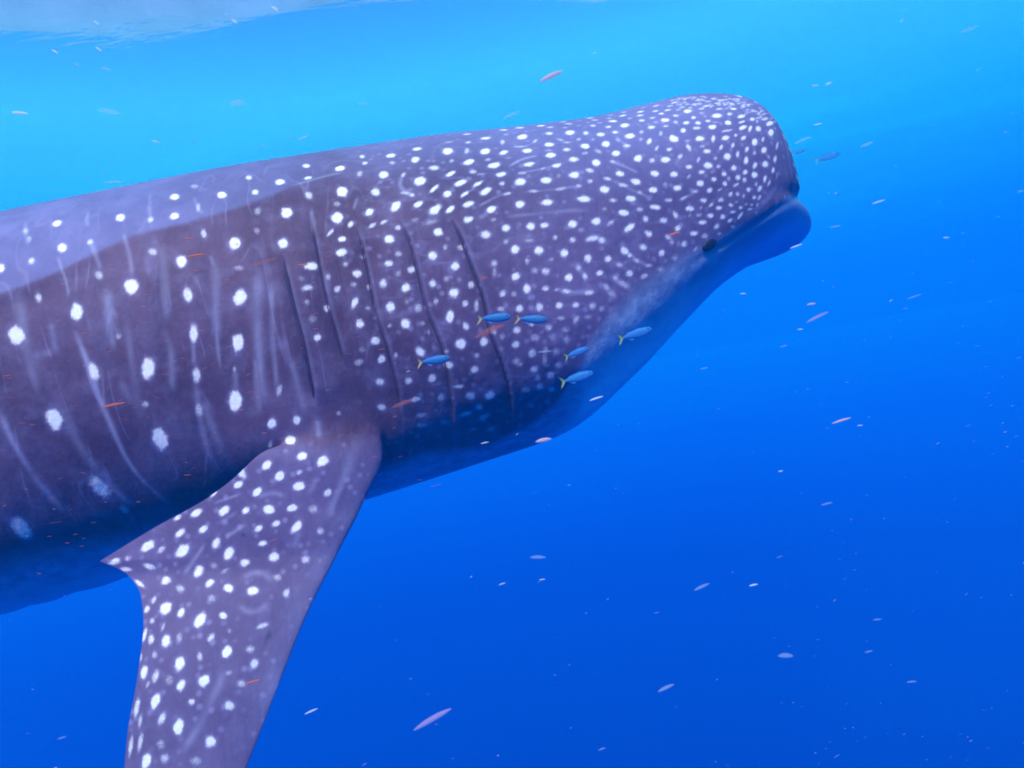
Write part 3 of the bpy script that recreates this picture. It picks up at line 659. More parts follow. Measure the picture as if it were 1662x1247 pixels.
# where each vertex appears from the boat-side viewpoint, only to look up the surveyed markings
W = to_world(V)
YW = math.cos(YAW)
Nw = np.stack([N[:, 0]*math.cos(YAW)-N[:, 1]*math.sin(YAW), N[:, 0]*math.sin(YAW)+N[:, 1]*math.cos(YAW), N[:, 2]], 1)
vx, vy = project(W)
facing = -np.sum(Nw*W, 1)/np.linalg.norm(W, axis=1)
vis = np.where(facing > .02)[0]
vis = vis[(vx[vis] > -260) & (vx[vis] < 1400) & (vy[vis] > 100) & (vy[vis] < 1600)]
CELL = 8
key = (np.floor(vx[vis]/CELL).astype(int)+200)*1000 + np.floor(vy[vis]/CELL).astype(int)+100
order = np.argsort(key); vis = vis[order]; key = key[order]
def surf_at(px, py, tol=9):
    """index of the front-most skin vertex seen near a surveyed point"""
    cx, cy = int(math.floor(px/CELL)), int(math.floor(py/CELL))
    cand = []
    for a in (-1, 0, 1):
        for b in (-1, 0, 1):
            k = (cx+a+200)*1000 + cy+b+100
            lo, hi = np.searchsorted(key, k), np.searchsorted(key, k+1)
            cand.append(vis[lo:hi])
    cand = np.concatenate(cand)
    if not len(cand): return None
    d = np.hypot(vx[cand]-px, vy[cand]-py)
    ok = cand[d < tol]
    if not len(ok): return None
    dep = W[ok, 1]
    ok = ok[dep < dep.min() + .05]
    return int(ok[np.argmin(np.hypot(vx[ok]-px, vy[ok]-py))])

XS = np.argsort(V[:, 0]); VX = V[XS, 0]
def around(p, r):
    lo, hi = np.searchsorted(VX, p[0]-r), np.searchsorted(VX, p[0]+r)
    c = XS[lo:hi]
    D = V[c]-p
    m = (np.abs(D[:, 1]) < r) & (np.abs(D[:, 2]) < r)
    return c[m], D[m]
VSP = np.zeros(len(V)); VLN = np.zeros(len(V)); VHL = np.zeros(len(V)); VDK = np.zeros(len(V))
_k = RNG.normal(size=(24, 3))*60; _p = RNG.uniform(0, 6.28, 24)
def rag(X):
    return np.sin(X@_k.T+_p).sum(1)/24**.5
MIR = np.array([1, -1, 1])
def tangent_frame(p, n):
    """local directions that run right and up in the picture, laid onto the skin"""
    Wp = to_world(p); Y = Wp[1]
    ex = to_local(Wp + np.array([RC, 0, -RS])) - p
    ey = to_local(Wp + np.array([RS, 0, RC])) - p
    return ex, ey, Y/FOC
def paint_spot(px, py, a, b, ang, br):
    i = surf_at(px, py)
    if i is None: return
    p, n = V[i], N[i]
    ex, ey, mpp = tangent_frame(p, n)
    vd = p - to_local(np.zeros(3)); vd = vd/np.linalg.norm(vd)
    nf = -float(n@vd)
    # unproject the ellipse axes onto the tangent plane at the spot, limited so nothing smears out
    th = math.radians(ang)
    Mx = []
    for c, s, r in ((math.cos(th), math.sin(th), a*.86), (-math.sin(th), math.cos(th), b*.86)):
        v = (ex*c + ey*s)*r*mpp
        v = v + vd*((v@n)/max(nf, .22))
        L = np.linalg.norm(v); lim = 2.3*r*mpp
        if L > lim: v = v*lim/L
        Mx.append(v)
    M = np.stack(Mx, 1)                                  # 3x2
    pinv = np.linalg.pinv(M)
    R = max(np.linalg.norm(Mx[0]), np.linalg.norm(Mx[1]))*2.4
    for mir in (False, True):
        pp = p*MIR if mir else p
        nn = n*MIR if mir else n
        c, D = around(pp, R)
        if not len(c): continue
        g = N[c]@nn > .25
        c, D = c[g], D[g]
        if mir: D = D*MIR
        r = np.linalg.norm(D@pinv.T, axis=1)
        hn = np.abs(D@n); 
        r = r*(1 + .09*rag(V[c]*6))
        k_ = np.clip((1.30+.1*(1-br)-r)/(.52+.75*(1-br)), 0, 1); VSP[c] = np.maximum(VSP[c], br*k_*k_*(3-2*k_))
        VHL[c] = np.maximum(VHL[c], .36*br*np.exp(-np.maximum(r-.8, 0)**2/.42))  # lens glow around each spot, painted into the skin
def polyline(pts, step=5.):
    out = []
    for (x0, y0), (x1, y1) in zip(pts[:-1], pts[1:]):
        k = max(1, int(math.hypot(x1-x0, y1-y0)/step))
        for j in range(k):
            out.append((x0+(x1-x0)*j/k, y0+(y1-y0)*j/k))
    out.append(pts[-1])
    idx = [surf_at(x, y, 12) for x, y in out]
    return [i for i in idx if i is not None]
def smooth_line(A, h):
    k = np.ones(2*h+1)/(2*h+1)
    pad = np.concatenate([2*A[:1]-A[h:0:-1], A, 2*A[-1:]-A[-2:-h-2:-1]])
    return np.stack([np.convolve(pad[:, c], k, 'valid') for c in range(3)], 1)
def field(idx, R, mir=False):
    """distance, signed side and 0..1 position along a line of skin vertices, for the skin around it"""
    Pn = V[idx]*(MIR if mir else 1); Nn = N[idx]*(MIR if mir else 1)
    if len(Pn) > 8:
        for _ in range(3): Pn = smooth_line(Pn, 4 if len(Pn) > 20 else 2)
    best = {}
    dist = np.full(len(V), 9.); side = np.zeros(len(V)); par = np.zeros(len(V))
    m = len(Pn)
    for q in range(m-1):
        A, B = Pn[q], Pn[q+1]; ab = B-A; L2 = ab@ab
        if L2 < 1e-10: continue
        c, D = around((A+B)/2, R + math.sqrt(L2)/2)
        t = np.clip((V[c]-A)@ab/L2, 0, 1)
        dv = V[c]-(A+t[:, None]*ab)
        d = np.linalg.norm(dv, axis=1)
        g = (d < dist[c]) & (N[c]@Nn[q] > 0) & (d < R)
        c, dv, d, t = c[g], dv[g], d[g], t[g]
        dist[c] = d; par[c] = (q+t)/(m-1)
        side[c] = np.sign((np.cross(ab, dv)@Nn[q]))*(-1 if mir else 1)
    sel = np.where(dist < R)[0]
    return sel, dist[sel], side[sel], par[sel]
for ox, oy, sc, txt in SPOTS:
    for it in txt.replace('\n', '').split(';'):
        x, y, a, b, g, br = [float(v) for v in it.split()]
        if br <= 0: continue
        paint_spot(ox+x/sc, oy+y/sc, a/sc, b/sc, g, br)
# dense freckles along the crown of the snout and loose faint ones over the flank behind the frame
for _ in range(120):
    x = random.uniform(1090, 1262); y0 = np.interp(x, [1060, 1110, 1210, 1262], [166, 154, 158, 190])
    paint_spot(x, y0 + 2 + abs(random.gauss(0, 10)), 3.2*random.uniform(.7, 1.2), 1.3, random.uniform(-5, 12), random.uniform(.3, .6))
def dab(p, r, br):
    for mir in (1, -1):
        q = p*np.array([1, mir, 1]); c, D = around(q, r*1.5)
        k_ = np.clip((1.3-np.linalg.norm(D, axis=1)/r)/.5, 0, 1)
        VSP[c] = np.maximum(VSP[c], br*k_)
# the flank goes on behind the picture's left edge: rows of spots with pale bars between them
side = np.where((V[:, 1] < -.02) & (V[:, 0] < -1.72) & (V[:, 0] > -6.3))[0]
for n_, x_ in enumerate(np.arange(-1.80, -6.0, -.19)):
    col = side[np.abs(V[side, 0]-x_) < .03]
    if not len(col): continue
    zlo, zhi = V[col, 2].min()+.22*(V[col, 2].max()-V[col, 2].min()), V[col, 2].max()-.01
    for z_ in np.arange(zhi, zlo, -.16):
        i = col[np.argmin(np.hypot(V[col, 0]-x_-RNG.normal(0, .02), V[col, 2]-z_-RNG.normal(0, .02)+(n_ % 2)*.08))]
        dab(V[i], .026*RNG.uniform(.7, 1.1), RNG.uniform(.7, 1))
    m = (V[side, 2] > zlo)
    VLN[side[m]] = np.maximum(VLN[side[m]], .28*np.exp(-((V[side[m], 0]-x_-.095+.02*np.sin(V[side[m], 2]*6+n_))/.012)**2))
# spots on the front of the snout and on the fin's tip, out of this view
front = np.where((V[:, 0] > .66) & (V[:, 2] > .37) & (V[:, 1] < 0) & (facing < .12) & (N[:, 0] > .2))[0]
done = []
for i in RNG.permutation(front)[:4000]:
    if all(np.linalg.norm(V[i]-d) > .028 for d in done):
        done.append(V[i]); dab(V[i], .0075*RNG.uniform(.6, 1.1), RNG.uniform(.5, 1))
for _ in range(46):
    paint_spot(random.uniform(205, 400), random.uniform(1262, 1450), random.uniform(8, 13), random.uniform(5, 7), random.uniform(55, 75), random.uniform(.5, 1))
for ox, oy, sc, txt in LINES:
    for it in txt.replace('\n', '').split(';'):
        head, body = it.split(':')
        wd, st = [float(v) for v in head.split()]
        nums = [float(v) for v in body.split()]
        pts = [(ox+nums[k]/sc, oy+nums[k+1]/sc) for k in range(0, len(nums), 2)]
        idx = polyline(pts)
        if len(idx) < 2: continue
        for mir in (False, True):
            r = wd/sc*1.75/1000
            sel, d, s, t = field(idx, r*3.2, mir)
            k = np.exp(-(d/(r*(1+.2*rag(V[sel]*.6))))**2)*(.8+.25*rag(V[sel]*.8))
            ends = np.clip(np.minimum(t, 1-t)*6+.35, 0, 1)
            VLN[sel] = np.maximum(VLN[sel], np.clip(st*k*ends*1.15, 0, 1))

# ridge, gill flaps and mouth: real relief along lines on the skin, with shade painted beside it
DISP = np.zeros(len(V))
BACK = np.zeros(len(V))
ridge_idx = polyline(RIDGE)
for mir in (False, True):
    sel, d, s, t = field(ridge_idx, .10, mir)
    fade = np.clip((1-t)*3.2, 0, 1)*np.clip(t*30, 0, 1)
    up = (s > 0) if (N[ridge_idx[0]][1] < 0) else (s < 0)
    DISP[sel] += fade*.007*np.exp(-(d/.025)**1.5)
# which side of the ridge a vertex is on, from its height along the body
rx = V[ridge_idx, 0]; rz = V[ridge_idx, 2]; o_ = np.argsort(rx)
rzi = np.interp(V[:, 0], rx[o_], rz[o_])
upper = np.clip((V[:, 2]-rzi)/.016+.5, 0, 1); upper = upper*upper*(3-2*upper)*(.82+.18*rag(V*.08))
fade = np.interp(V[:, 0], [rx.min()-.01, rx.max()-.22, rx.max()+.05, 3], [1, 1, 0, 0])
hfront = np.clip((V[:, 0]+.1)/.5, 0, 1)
soft = np.clip((N[:, 2]-(.50-.45*hfront))/(.45+.15*hfront), 0, 1)  # light from above, painted where the skin faces up
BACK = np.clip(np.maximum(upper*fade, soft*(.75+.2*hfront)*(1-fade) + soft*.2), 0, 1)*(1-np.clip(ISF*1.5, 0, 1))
gill_sel = []
GI = []
for gi, g in enumerate(GILLS):
    idx = polyline(g, 3.)
    GI.append(idx)
    for mir in (False, True):
        sel, d, s, t = field(idx, .11, mir)
        fade = np.clip(t*7, 0, 1)*np.clip((1-t)*9, 0, 1)
        # the cover in front of the slit is raised, its rear edge drops into the slit
        front = s > 0
        h = [.008, .004, .004, .005, .008][gi]
        sd = s*d; fr = np.clip(sd/.007+.5, 0, 1); fr = fr*fr*(3-2*fr)
        DISP[sel] += fade*(fr*h*np.exp(-d/.05) - (1-fr)*.007*np.exp(-(d/.024)**1.4))
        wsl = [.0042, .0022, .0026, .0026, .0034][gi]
        dk = [1, .45, .5, .6, .85][gi]*np.where(front, .7*np.exp(-(d/.0018)**2), .35*np.exp(-(d/wsl)**2) + .42*np.exp(-(d/.017)**1.5))  # the slit's own dark, plus a broad shade band painted behind it
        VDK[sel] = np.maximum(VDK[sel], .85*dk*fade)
        VLN[sel] = np.maximum(VLN[sel], .10*fade*np.where(front, np.exp(-((d-.006)/.004)**2), 0))  # lit edge of the flap, painted as a pale line
m_idx = polyline(MOUTH, 3.)
for mir in (False, True):
    sel, d, s, t = field(m_idx, .06, mir)
    fade = np.clip((1-t)*3, 0, 1)
    DISP[sel] += -fade*.0035*np.exp(-(d/.010)**2)
    VDK[sel] = np.maximum(VDK[sel], .42*fade*np.exp(-(d/.008)**2))  # shade of the mouth crease, painted along the groove
# scars and pits; also painted shade in the lip gap and below the gills
def blotch(px, py, a, b, ang, st, arr, mir=True):
    i = surf_at(px, py)
    if i is None: return
    p, n = V[i], N[i]
    ex, ey, mpp = tangent_frame(p, n)
    th = math.radians(ang)
    for mm in ((False, True) if mir else (False,)):
        pp = p*MIR if mm else p
        c, D = around(pp, 2.6*max(a, b)*mpp)
        if mm: D = D*MIR
        u = (D@(ex*math.cos(th)+ey*math.sin(th)))/(a*mpp); v = (D@(-ex*math.sin(th)+ey*math.cos(th)))/(b*mpp)
        arr[c] = np.maximum(arr[c], st*np.exp(-(u*u+v*v))*(N[c]@(n*MIR if mm else n) > .1))
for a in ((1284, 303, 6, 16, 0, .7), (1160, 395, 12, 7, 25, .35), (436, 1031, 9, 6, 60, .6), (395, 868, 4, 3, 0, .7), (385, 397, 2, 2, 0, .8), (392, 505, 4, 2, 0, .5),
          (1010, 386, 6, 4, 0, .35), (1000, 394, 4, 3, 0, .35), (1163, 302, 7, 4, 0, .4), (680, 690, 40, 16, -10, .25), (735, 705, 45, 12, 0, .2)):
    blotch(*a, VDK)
for a in ((1262, 338, 3, 15, 12, .35), (1284, 345, 3, 14, -12, .3), (1275, 348, 14, 9, 0, .25), (1120, 420, 45, 4, 28, .25)):
    blotch(*a, VLN)
# pale belly
e_idx = [surf_at(x, y, 14) for x, y in SKIN_EDGE]; e_idx = [i for i in e_idx if i is not None]
ex_, ez_ = V[e_idx, 0], V[e_idx, 2]; o_ = np.argsort(ex_)
ex_, ez_ = ex_[o_], ez_[o_]
ex_ = np.concatenate([[-7, -1.9, -1.0, -.6], ex_[ex_ > -.5]]); ez_ = np.concatenate([[.2, -.20, -.165, -.14], ez_[-(len(ex_)-4):]])
zb = np.interp(V[:, 0], ex_, ez_) - np.interp(V[:, 0], [-2, -.6, .1, .35], [.05, .015, .0, 0])
sw = np.interp(V[:, 0], [-2, -.5, 0, .35, .55, .9], [.12, .05, .035, .070, .022, .010])
BEL = np.clip((zb - V[:, 2] + .010*rag(V*.12))/sw + .5, 0, 1)
BEL = BEL*BEL*(3-2*BEL)
BEL = BEL*(1-np.clip(ISF*1.6, 0, 1))
for sgn in (1, -1):      # the skin stays dark all round the fin's root
    A0, B0 = RA*np.array([1, sgn, 1]), RB*np.array([1, sgn, 1]); ab = B0-A0
    tt = np.clip(((V-A0)@ab)/(ab@ab), 0, 1); dd = np.linalg.norm(V-(A0+tt[:, None]*ab), axis=1)
    BEL *= 1-np.exp(-(dd/.11)**4)
finunder = (ISF > .5) & np.where(V[:, 1] < 0, facing < -.15, N[:, 2] < -.2)
BEL = np.where(finunder, .7, BEL)
hx = np.clip((V[:, 0]-.30)/.25, 0, 1)
WHT = np.clip((zb - (.04-.02*hx) - V[:, 2])/(.12-.05*hx), 0, 1); WHT = WHT*WHT*(3-2*WHT)*(1-np.clip(ISF*1.6, 0, 1))
VSP *= 1-.75*BEL; VLN *= 1-.4*BEL; VHL *= 1-.75*BEL
# shallow vertical folds of loose skin behind the gills
fold = np.sin(V[:, 0]*46 + 2.1*np.sin(V[:, 2]*5) + 1.5*np.sin(V[:, 0]*9))
DISP += .0022*fold*np.clip((-.42-V[:, 0])/.15, 0, 1)*np.clip((.45-V[:, 2])/.1, 0, 1)*(1-ISF)
V = V + N*DISP[:, None]

SKIN = skin_material()
shark = bpy.data.objects.new("whale_shark", None)
link(shark)
shark.location = (0, SHARK_Y, 0)
shark.rotation_euler = (0, 0, YAW)
tag(shark, "huge spotted whale shark swimming to the right just under the surface", "whale shark")
def closed_fin(pts, th, y0=0.):
    """thin upright fin from an outline in the body's middle plane"""
    n = len(pts); k = 0
    A = np.array([(x, y0-th, z) for x, z in pts]); B = np.array([(x, y0+th, z) for x, z in pts])
    c = np.array([np.mean([p[0] for p in pts]), y0, np.mean([p[1] for p in pts])])
    return A, B, c
extraV, extraQ = [], []
def loft_fin(root, tip, rth, tth, off):
    """root, tip: ((x front, z), (x rear, z)); an upright tapering fin"""
    nt_, nc = 14, 24
    th = np.linspace(0, 2*math.pi, nc, endpoint=False)
    c = (1-np.cos(th))/2; prof = np.sin(th)*(.35+.65*c)
    rows = []
    for t in np.linspace(0, 1, nt_):
        f = np.array(root[0])*(1-t)+np.array(tip[0])*t; r = np.array(root[1])*(1-t)+np.array(tip[1])*t
        f = f + np.array([.10*math.sin(math.pi*t), 0])*.5
        pt = r[None]+(f-r)[None]*c[:, None]
        rows.append(np.stack([pt[:, 0], prof*(rth*(1-t)+tth*t), pt[:, 1]], 1))
    A = np.stack(rows); idx = off+np.arange(nt_*nc).reshape(nt_, nc)
    q = np.stack([idx[:-1], idx[1:], np.roll(idx[1:], -1, 1), np.roll(idx[:-1], -1, 1)], -1).reshape(-1, 4)
    return A.reshape(-1, 3), q
off = len(V)
for root, tip, a, b in ((((-3.0, .45), (-3.7, .42)), ((-3.55, .86), (-3.85, .84)), .06, .008), (((-5.9, .28), (-6.5, .25)), ((-6.9, 1.0), (-7.15, .98)), .05, .008),
                        (((-5.95, .22), (-6.5, .22)), ((-6.55, -.25), (-6.75, -.25)), .045, .008), (((-5.0, .36), (-5.3, .34)), ((-5.3, .55), (-5.42, .54)), .03, .006)):
    A, q = loft_fin(root, tip, a, b, off)
    extraV.append(A); extraQ.append(q); off += len(A)
VA = np.concatenate([V]+extraV); QB = np.concatenate([QA]+extraQ)
zeros = np.zeros(len(VA)-len(V))
tri = (QB[:, 2] == QB[:, 3]) | (QB[:, 1] == QB[:, 2]) | (QB[:, 0] == QB[:, 1])
quads_ = QB[~tri]
me = mesh_from("body", VA, quads_)
body = obj("body", me, SKIN, shark)
# the few end caps
caps = QB[tri]
if len(caps):
    tl = []
    for f in caps:
        u = []
        for v in f.tolist():
            if v not in u: u.append(v)
        if len(u) == 3: tl.append(u)
    nl, npoly = len(me.loops), len(me.polygons)
    loops = np.concatenate([quads_.ravel(), np.array(tl).ravel()]).astype(np.int32)
    me2 = bpy.data.meshes.new("body")
    me2.vertices.add(len(VA)); me2.vertices.foreach_set('co', VA.astype(np.float32).ravel())
    me2.loops.add(len(loops)); me2.loops.foreach_set('vertex_index', loops)
    starts = np.concatenate([np.arange(0, len(quads_)*4, 4), len(quads_)*4 + np.arange(0, len(tl)*3, 3)]).astype(np.int32)
    me2.polygons.add(len(starts)); me2.polygons.foreach_set('loop_start', starts)
    me2.update(calc_edges=True)
    me2.polygons.foreach_set('use_smooth', np.ones(len(starts), bool))
    me2.materials.append(SKIN)
    body.data = me2
    bpy.data.meshes.remove(me)
    me = me2
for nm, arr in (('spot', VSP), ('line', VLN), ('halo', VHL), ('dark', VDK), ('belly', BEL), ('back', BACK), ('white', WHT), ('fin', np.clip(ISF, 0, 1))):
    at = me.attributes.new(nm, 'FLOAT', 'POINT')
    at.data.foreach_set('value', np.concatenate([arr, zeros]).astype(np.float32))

# parts of the shark: slit linings, eyes, lip folds
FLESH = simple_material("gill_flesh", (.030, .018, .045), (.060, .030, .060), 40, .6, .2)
def tube(pts, rad, nrm=None, flat=.45, sides=8):
    pts = np.array(pts); m = len(pts)
    T = np.gradient(pts, axis=0); T /= np.linalg.norm(T, axis=1, keepdims=True)
    nrm = np.array(nrm); B_ = np.cross(T, nrm); B_ /= np.linalg.norm(B_, axis=1, keepdims=True); U = np.cross(B_, T)
    a = np.linspace(0, 2*math.pi, sides, endpoint=False)
    A = pts[:, None] + rad[:, None, None]*(B_[:, None]*np.cos(a)[None, :, None] + U[:, None]*(np.sin(a)*flat)[None, :, None])
    idx = np.arange(m*sides).reshape(m, sides)
    q = np.stack([idx[:-1], idx[1:], np.roll(idx[1:], -1, 1), np.roll(idx[:-1], -1, 1)], -1).reshape(-1, 4)
    return A.reshape(-1, 3), q
Vn = V
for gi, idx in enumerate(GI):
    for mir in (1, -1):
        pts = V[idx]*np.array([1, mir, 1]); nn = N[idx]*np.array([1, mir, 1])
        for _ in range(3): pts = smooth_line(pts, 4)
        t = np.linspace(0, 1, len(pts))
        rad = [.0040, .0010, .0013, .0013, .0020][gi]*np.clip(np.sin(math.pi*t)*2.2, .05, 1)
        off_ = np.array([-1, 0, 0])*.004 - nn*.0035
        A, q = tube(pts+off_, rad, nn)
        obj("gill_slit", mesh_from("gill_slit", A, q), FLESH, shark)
EYE = simple_material("eye_black", (.006, .006, .014), (.02, .018, .035), 60, .45, .3)
def ellipsoid(c, ax, r, nu=20, nv=12):
    u = np.linspace(0, 2*math.pi, nu, endpoint=False); v = np.linspace(.02, math.pi-.02, nv)
    X = np.stack([np.outer(np.sin(v), np.cos(u)), np.outer(np.sin(v), np.sin(u)), np.outer(np.cos(v), np.ones(nu))], -1)*np.array(r)
    A = c + X@np.array(ax)
    idx = np.arange(nv*nu).reshape(nv, nu)
    q = np.stack([idx[:-1], idx[1:], np.roll(idx[1:], -1, 1), np.roll(idx[:-1], -1, 1)], -1).reshape(-1, 4)
    return A.reshape(-1, 3), q
ie = surf_at(1152, 398)
for mir in (1, -1):
    p, n_ = V[ie]*np.array([1, mir, 1]), N[ie]*np.array([1, mir, 1])
    a1 = np.array([1, 0, .28]); a1 -= n_*(a1@n_); a1 /= np.linalg.norm(a1); a2 = np.cross(n_, a1)
    A, q = ellipsoid(p + n_*.001, [a1, a2, n_], (.022, .0125, .0045))
    obj("eye", mesh_from("eye", A, q), EYE, shark)

# ------------------------------------------------------------------ small fish swimming with the shark
FB = [simple_material("fish_blue", (.012, .13, .34), (.03, .20, .46), 60, .55, .25, .12), simple_material("fish_pale", (.03, .22, .62), (.08, .30, .70), 60, .5, .3, .62)]
FT = [simple_material("fish_yellow_fin", (.30, .20, .14), (.36, .30, .12), 90, .5, .3), simple_material("fish_pale_fin", (.10, .42, .50), (.2, .5, .6), 90, .5, .3, .5)]
FBACK = simple_material("fish_back_fin", (.04, .13, .40), (.08, .16, .46), 90, .5, .3)
FB.append(simple_material("fish_hazy", (.02, .19, .52), (.05, .27, .62), 60, .55, .2, .30)); FT.append(simple_material("fish_green_fin", (.22, .36, .12), (.30, .42, .16), 90, .5, .2, .35))
FISH_MESH = {}
def fish_meshes():
    st = [(0, .012, .010), (.04, .07, .05), (.12, .092, .06), (.25, .118, .07), (.40, .122, .07), (.55, .102, .058), (.68, .068, .04), (.78, .05, .028), (.84, .032, .014)]
    x = np.linspace(0, .84, 22); hh = pchip([s[0] for s in st], [s[1] for s in st], x); ww = pchip([s[0] for s in st], [s[2] for s in st], x)
    a = np.linspace(0, 2*math.pi, 16, endpoint=False)
    A = np.stack([np.repeat(.5-x[:, None], 16, 1), ww[:, None]*np.sin(a), hh[:, None]*np.cos(a)*np.where(np.cos(a) < 0, 1.08, 1)], -1)
    idx = np.arange(22*16).reshape(22, 16)
    q = np.stack([idx[:-1], idx[1:], np.roll(idx[1:], -1, 1), np.roll(idx[:-1], -1, 1)], -1).reshape(-1, 4)
    body_ = (A.reshape(-1, 3), q)
    def plate(o, th):
        n_ = len(o); VV = [(x_, -th, z_) for x_, z_ in o]+[(x_, th, z_) for x_, z_ in o]
        F_ = [tuple(range(n_)), tuple(range(2*n_-1, n_-1, -1))]+[(i, (i+1) % n_, n_+(i+1) % n_, n_+i) for i in range(n_)]
        return VV, F_
    tail_ = plate([(-.32, .0), (-.37, .05), (-.44, .13), (-.52, .19), (-.47, .08), (-.43, 0), (-.47, -.08), (-.52, -.19), (-.44, -.13), (-.37, -.05)], .004)
    dors = plate([(.22, .115), (.16, .148), (.05, .150), (-.1, .130), (-.24, .085), (-.22, .06), (0, .11)], .004)
    anal = plate([(-.02, -.12), (-.10, -.150), (-.2, -.11), (-.24, -.075), (-.16, -.07)], .004)
    return body_, tail_, dors, anal
fb, ft, fd, fa = fish_meshes()
def dir_px(px0, py0, px1, py1, Y0, Y1):
    a, b = ray_point(px0, py0, Y0), ray_point(px1, py1, Y1)
    return a, b
def place_fish(tail_px, nose_px, Y, kind, label, group):
    a, b = dir_px(*tail_px, *nose_px, Y+.004, Y-.004)
    L = np.linalg.norm(b-a)
    root = bpy.data.objects.new("small_fish", None); link(root)
    x = Vector(b-a).normalized(); z0 = Vector((RS*.6, 0, 1)); y = z0.cross(x).normalized(); z = x.cross(y)
    R = Matrix((x, y, z)).transposed().to_4x4()
    root.matrix_world = Matrix.Translation(Vector((a+b)/2)) @ R @ Matrix.Scale(float(L), 4)
    if kind not in FISH_MESH:
        me_ = lambda nm, g, mt: (lambda m_: (m_.materials.append(mt), m_)[1])(mesh_from(nm, g[0], g[1] if isinstance(g[1], np.ndarray) else g[1]))
        FISH_MESH[kind] = [("fish_body", me_("fish_body", fb, FB[kind])), ("tail_fin", me_("tail_fin", ft, FT[kind])), ("dorsal_fin", me_("dorsal_fin", fd, FBACK if kind == 0 else FB[kind])), ("anal_fin", me_("anal_fin", fa, FBACK if kind == 0 else FB[kind]))]
        for s_ in (1, -1):
            A_, q_ = ellipsoid(np.array([.40, .052*s_, .035]), np.eye(3), (.022, .012, .022), 10, 8)
            FISH_MESH[kind].append(("fish_eye", me_("fish_eye", (A_, q_), EYE)))
    for nm, m_ in FISH_MESH[kind]:
        link(bpy.data.objects.new(nm if not nm.startswith('fish_') else nm[5:], m_), root)
    tag(root, label, "fish", group)
G1 = "small fish swimming alongside the whale shark"
place_fish((774, 518), (829, 514), 1.42, 0, "blue fish with orange forked tail at the gill slit nearest the head", G1)
place_fish((836, 517), (889, 519), 1.45, 0, "blue fish swimming level just ahead of the one at the foremost gill slit", G1)
place_fish((677, 589), (730, 581), 1.40, 0, "blue fish over the middle gill covers, leftmost of the small fish", G1)
place_fish((1003, 551), (1058, 534), 1.50, 2, "pale blue fish with yellow tail under the shark's pale jaw", G1)
place_fish((916, 580), (955, 565), 1.66, 2, "tiny blue fish between two others below the cheek spots", G1)
place_fish((909, 621), (963, 605), 1.62, 2, "hazy blue fish with green tail at the shark's lower throat", G1)
G2 = "faint small fish in the open water ahead of the snout"
place_fish((1322, 261), (1363, 249), 2.2, 1, "faint translucent fish ahead of the snout, larger upper one", G2)
place_fish((1284, 250), (1308, 243), 2.3, 1, "faint purplish fish closest to the tip of the snout", G2)

# ------------------------------------------------------------------ drifting plankton
MP = {'w': soft_material("plankton_white", (.95, .95, .90), .75), 'f': soft_material("plankton_faint", (.75, .92, .95), .19), 'p': soft_material("plankton_pink", (.95, .62, .62), .85),
      'q': soft_material("plankton_faint_pink", (.70, .50, .70), .42), 'o': soft_material("plankton_orange", (1.0, .24, .12), .85), 'r': soft_material("plankton_faint_red", (.9, .22, .12), .25)}  # orange and red: flash light on near specks, put into their colour
def speck_geo(sides=8, rings=7, bend=.12):
    t = np.linspace(.03, math.pi-.03, rings); a = np.linspace(0, 2*math.pi, sides, endpoint=False)
    x = -np.cos(t)*.5; r = np.sin(t)**1.3
    A = np.stack([np.repeat(x[:, None], sides, 1), r[:, None]*np.cos(a)*.5, r[:, None]*np.sin(a)*.5 + bend*(1-(2*x[:, None])**2)], -1)
    idx = np.arange(rings*sides).reshape(rings, sides)
    q = np.stack([idx[:-1], idx[1:], np.roll(idx[1:], -1, 1), np.roll(idx[:-1], -1, 1)], -1).reshape(-1, 4)
    return A.reshape(-1, 3), q
SG = speck_geo(12, 9)
SPECK = {}
def place_speck(px, py, ln, wd, ang, Y, kind, label, group):
    c = ray_point(px, py, Y); m = Y/FOC
    a = math.radians(ang)
    ex, ey = np.array([RC, 0, -RS]), np.array([RS, 0, RC])      # right and up as the picture sees them
    x = ex*math.cos(a)+ey*math.sin(a); z = -ex*math.sin(a)+ey*math.cos(a); y = np.cross(z, x)
    if kind not in SPECK:
        me_ = mesh_from("plankton", SG[0], SG[1]); me_.materials.append(MP[kind]); SPECK[kind] = me_
    o = link(bpy.data.objects.new("plankton", SPECK[kind]))
    R = np.eye(4); R[:3, 0] = x*ln*m; R[:3, 1] = y*wd*m*.72; R[:3, 2] = z*wd*m*.72; R[:3, 3] = c
    o.matrix_world = Matrix(R.tolist())
    tag(o, label, "plankton", group)
GA = "pale plankton drifting in the open water"
GB = "orange plankton drifting in front of the shark's flank"
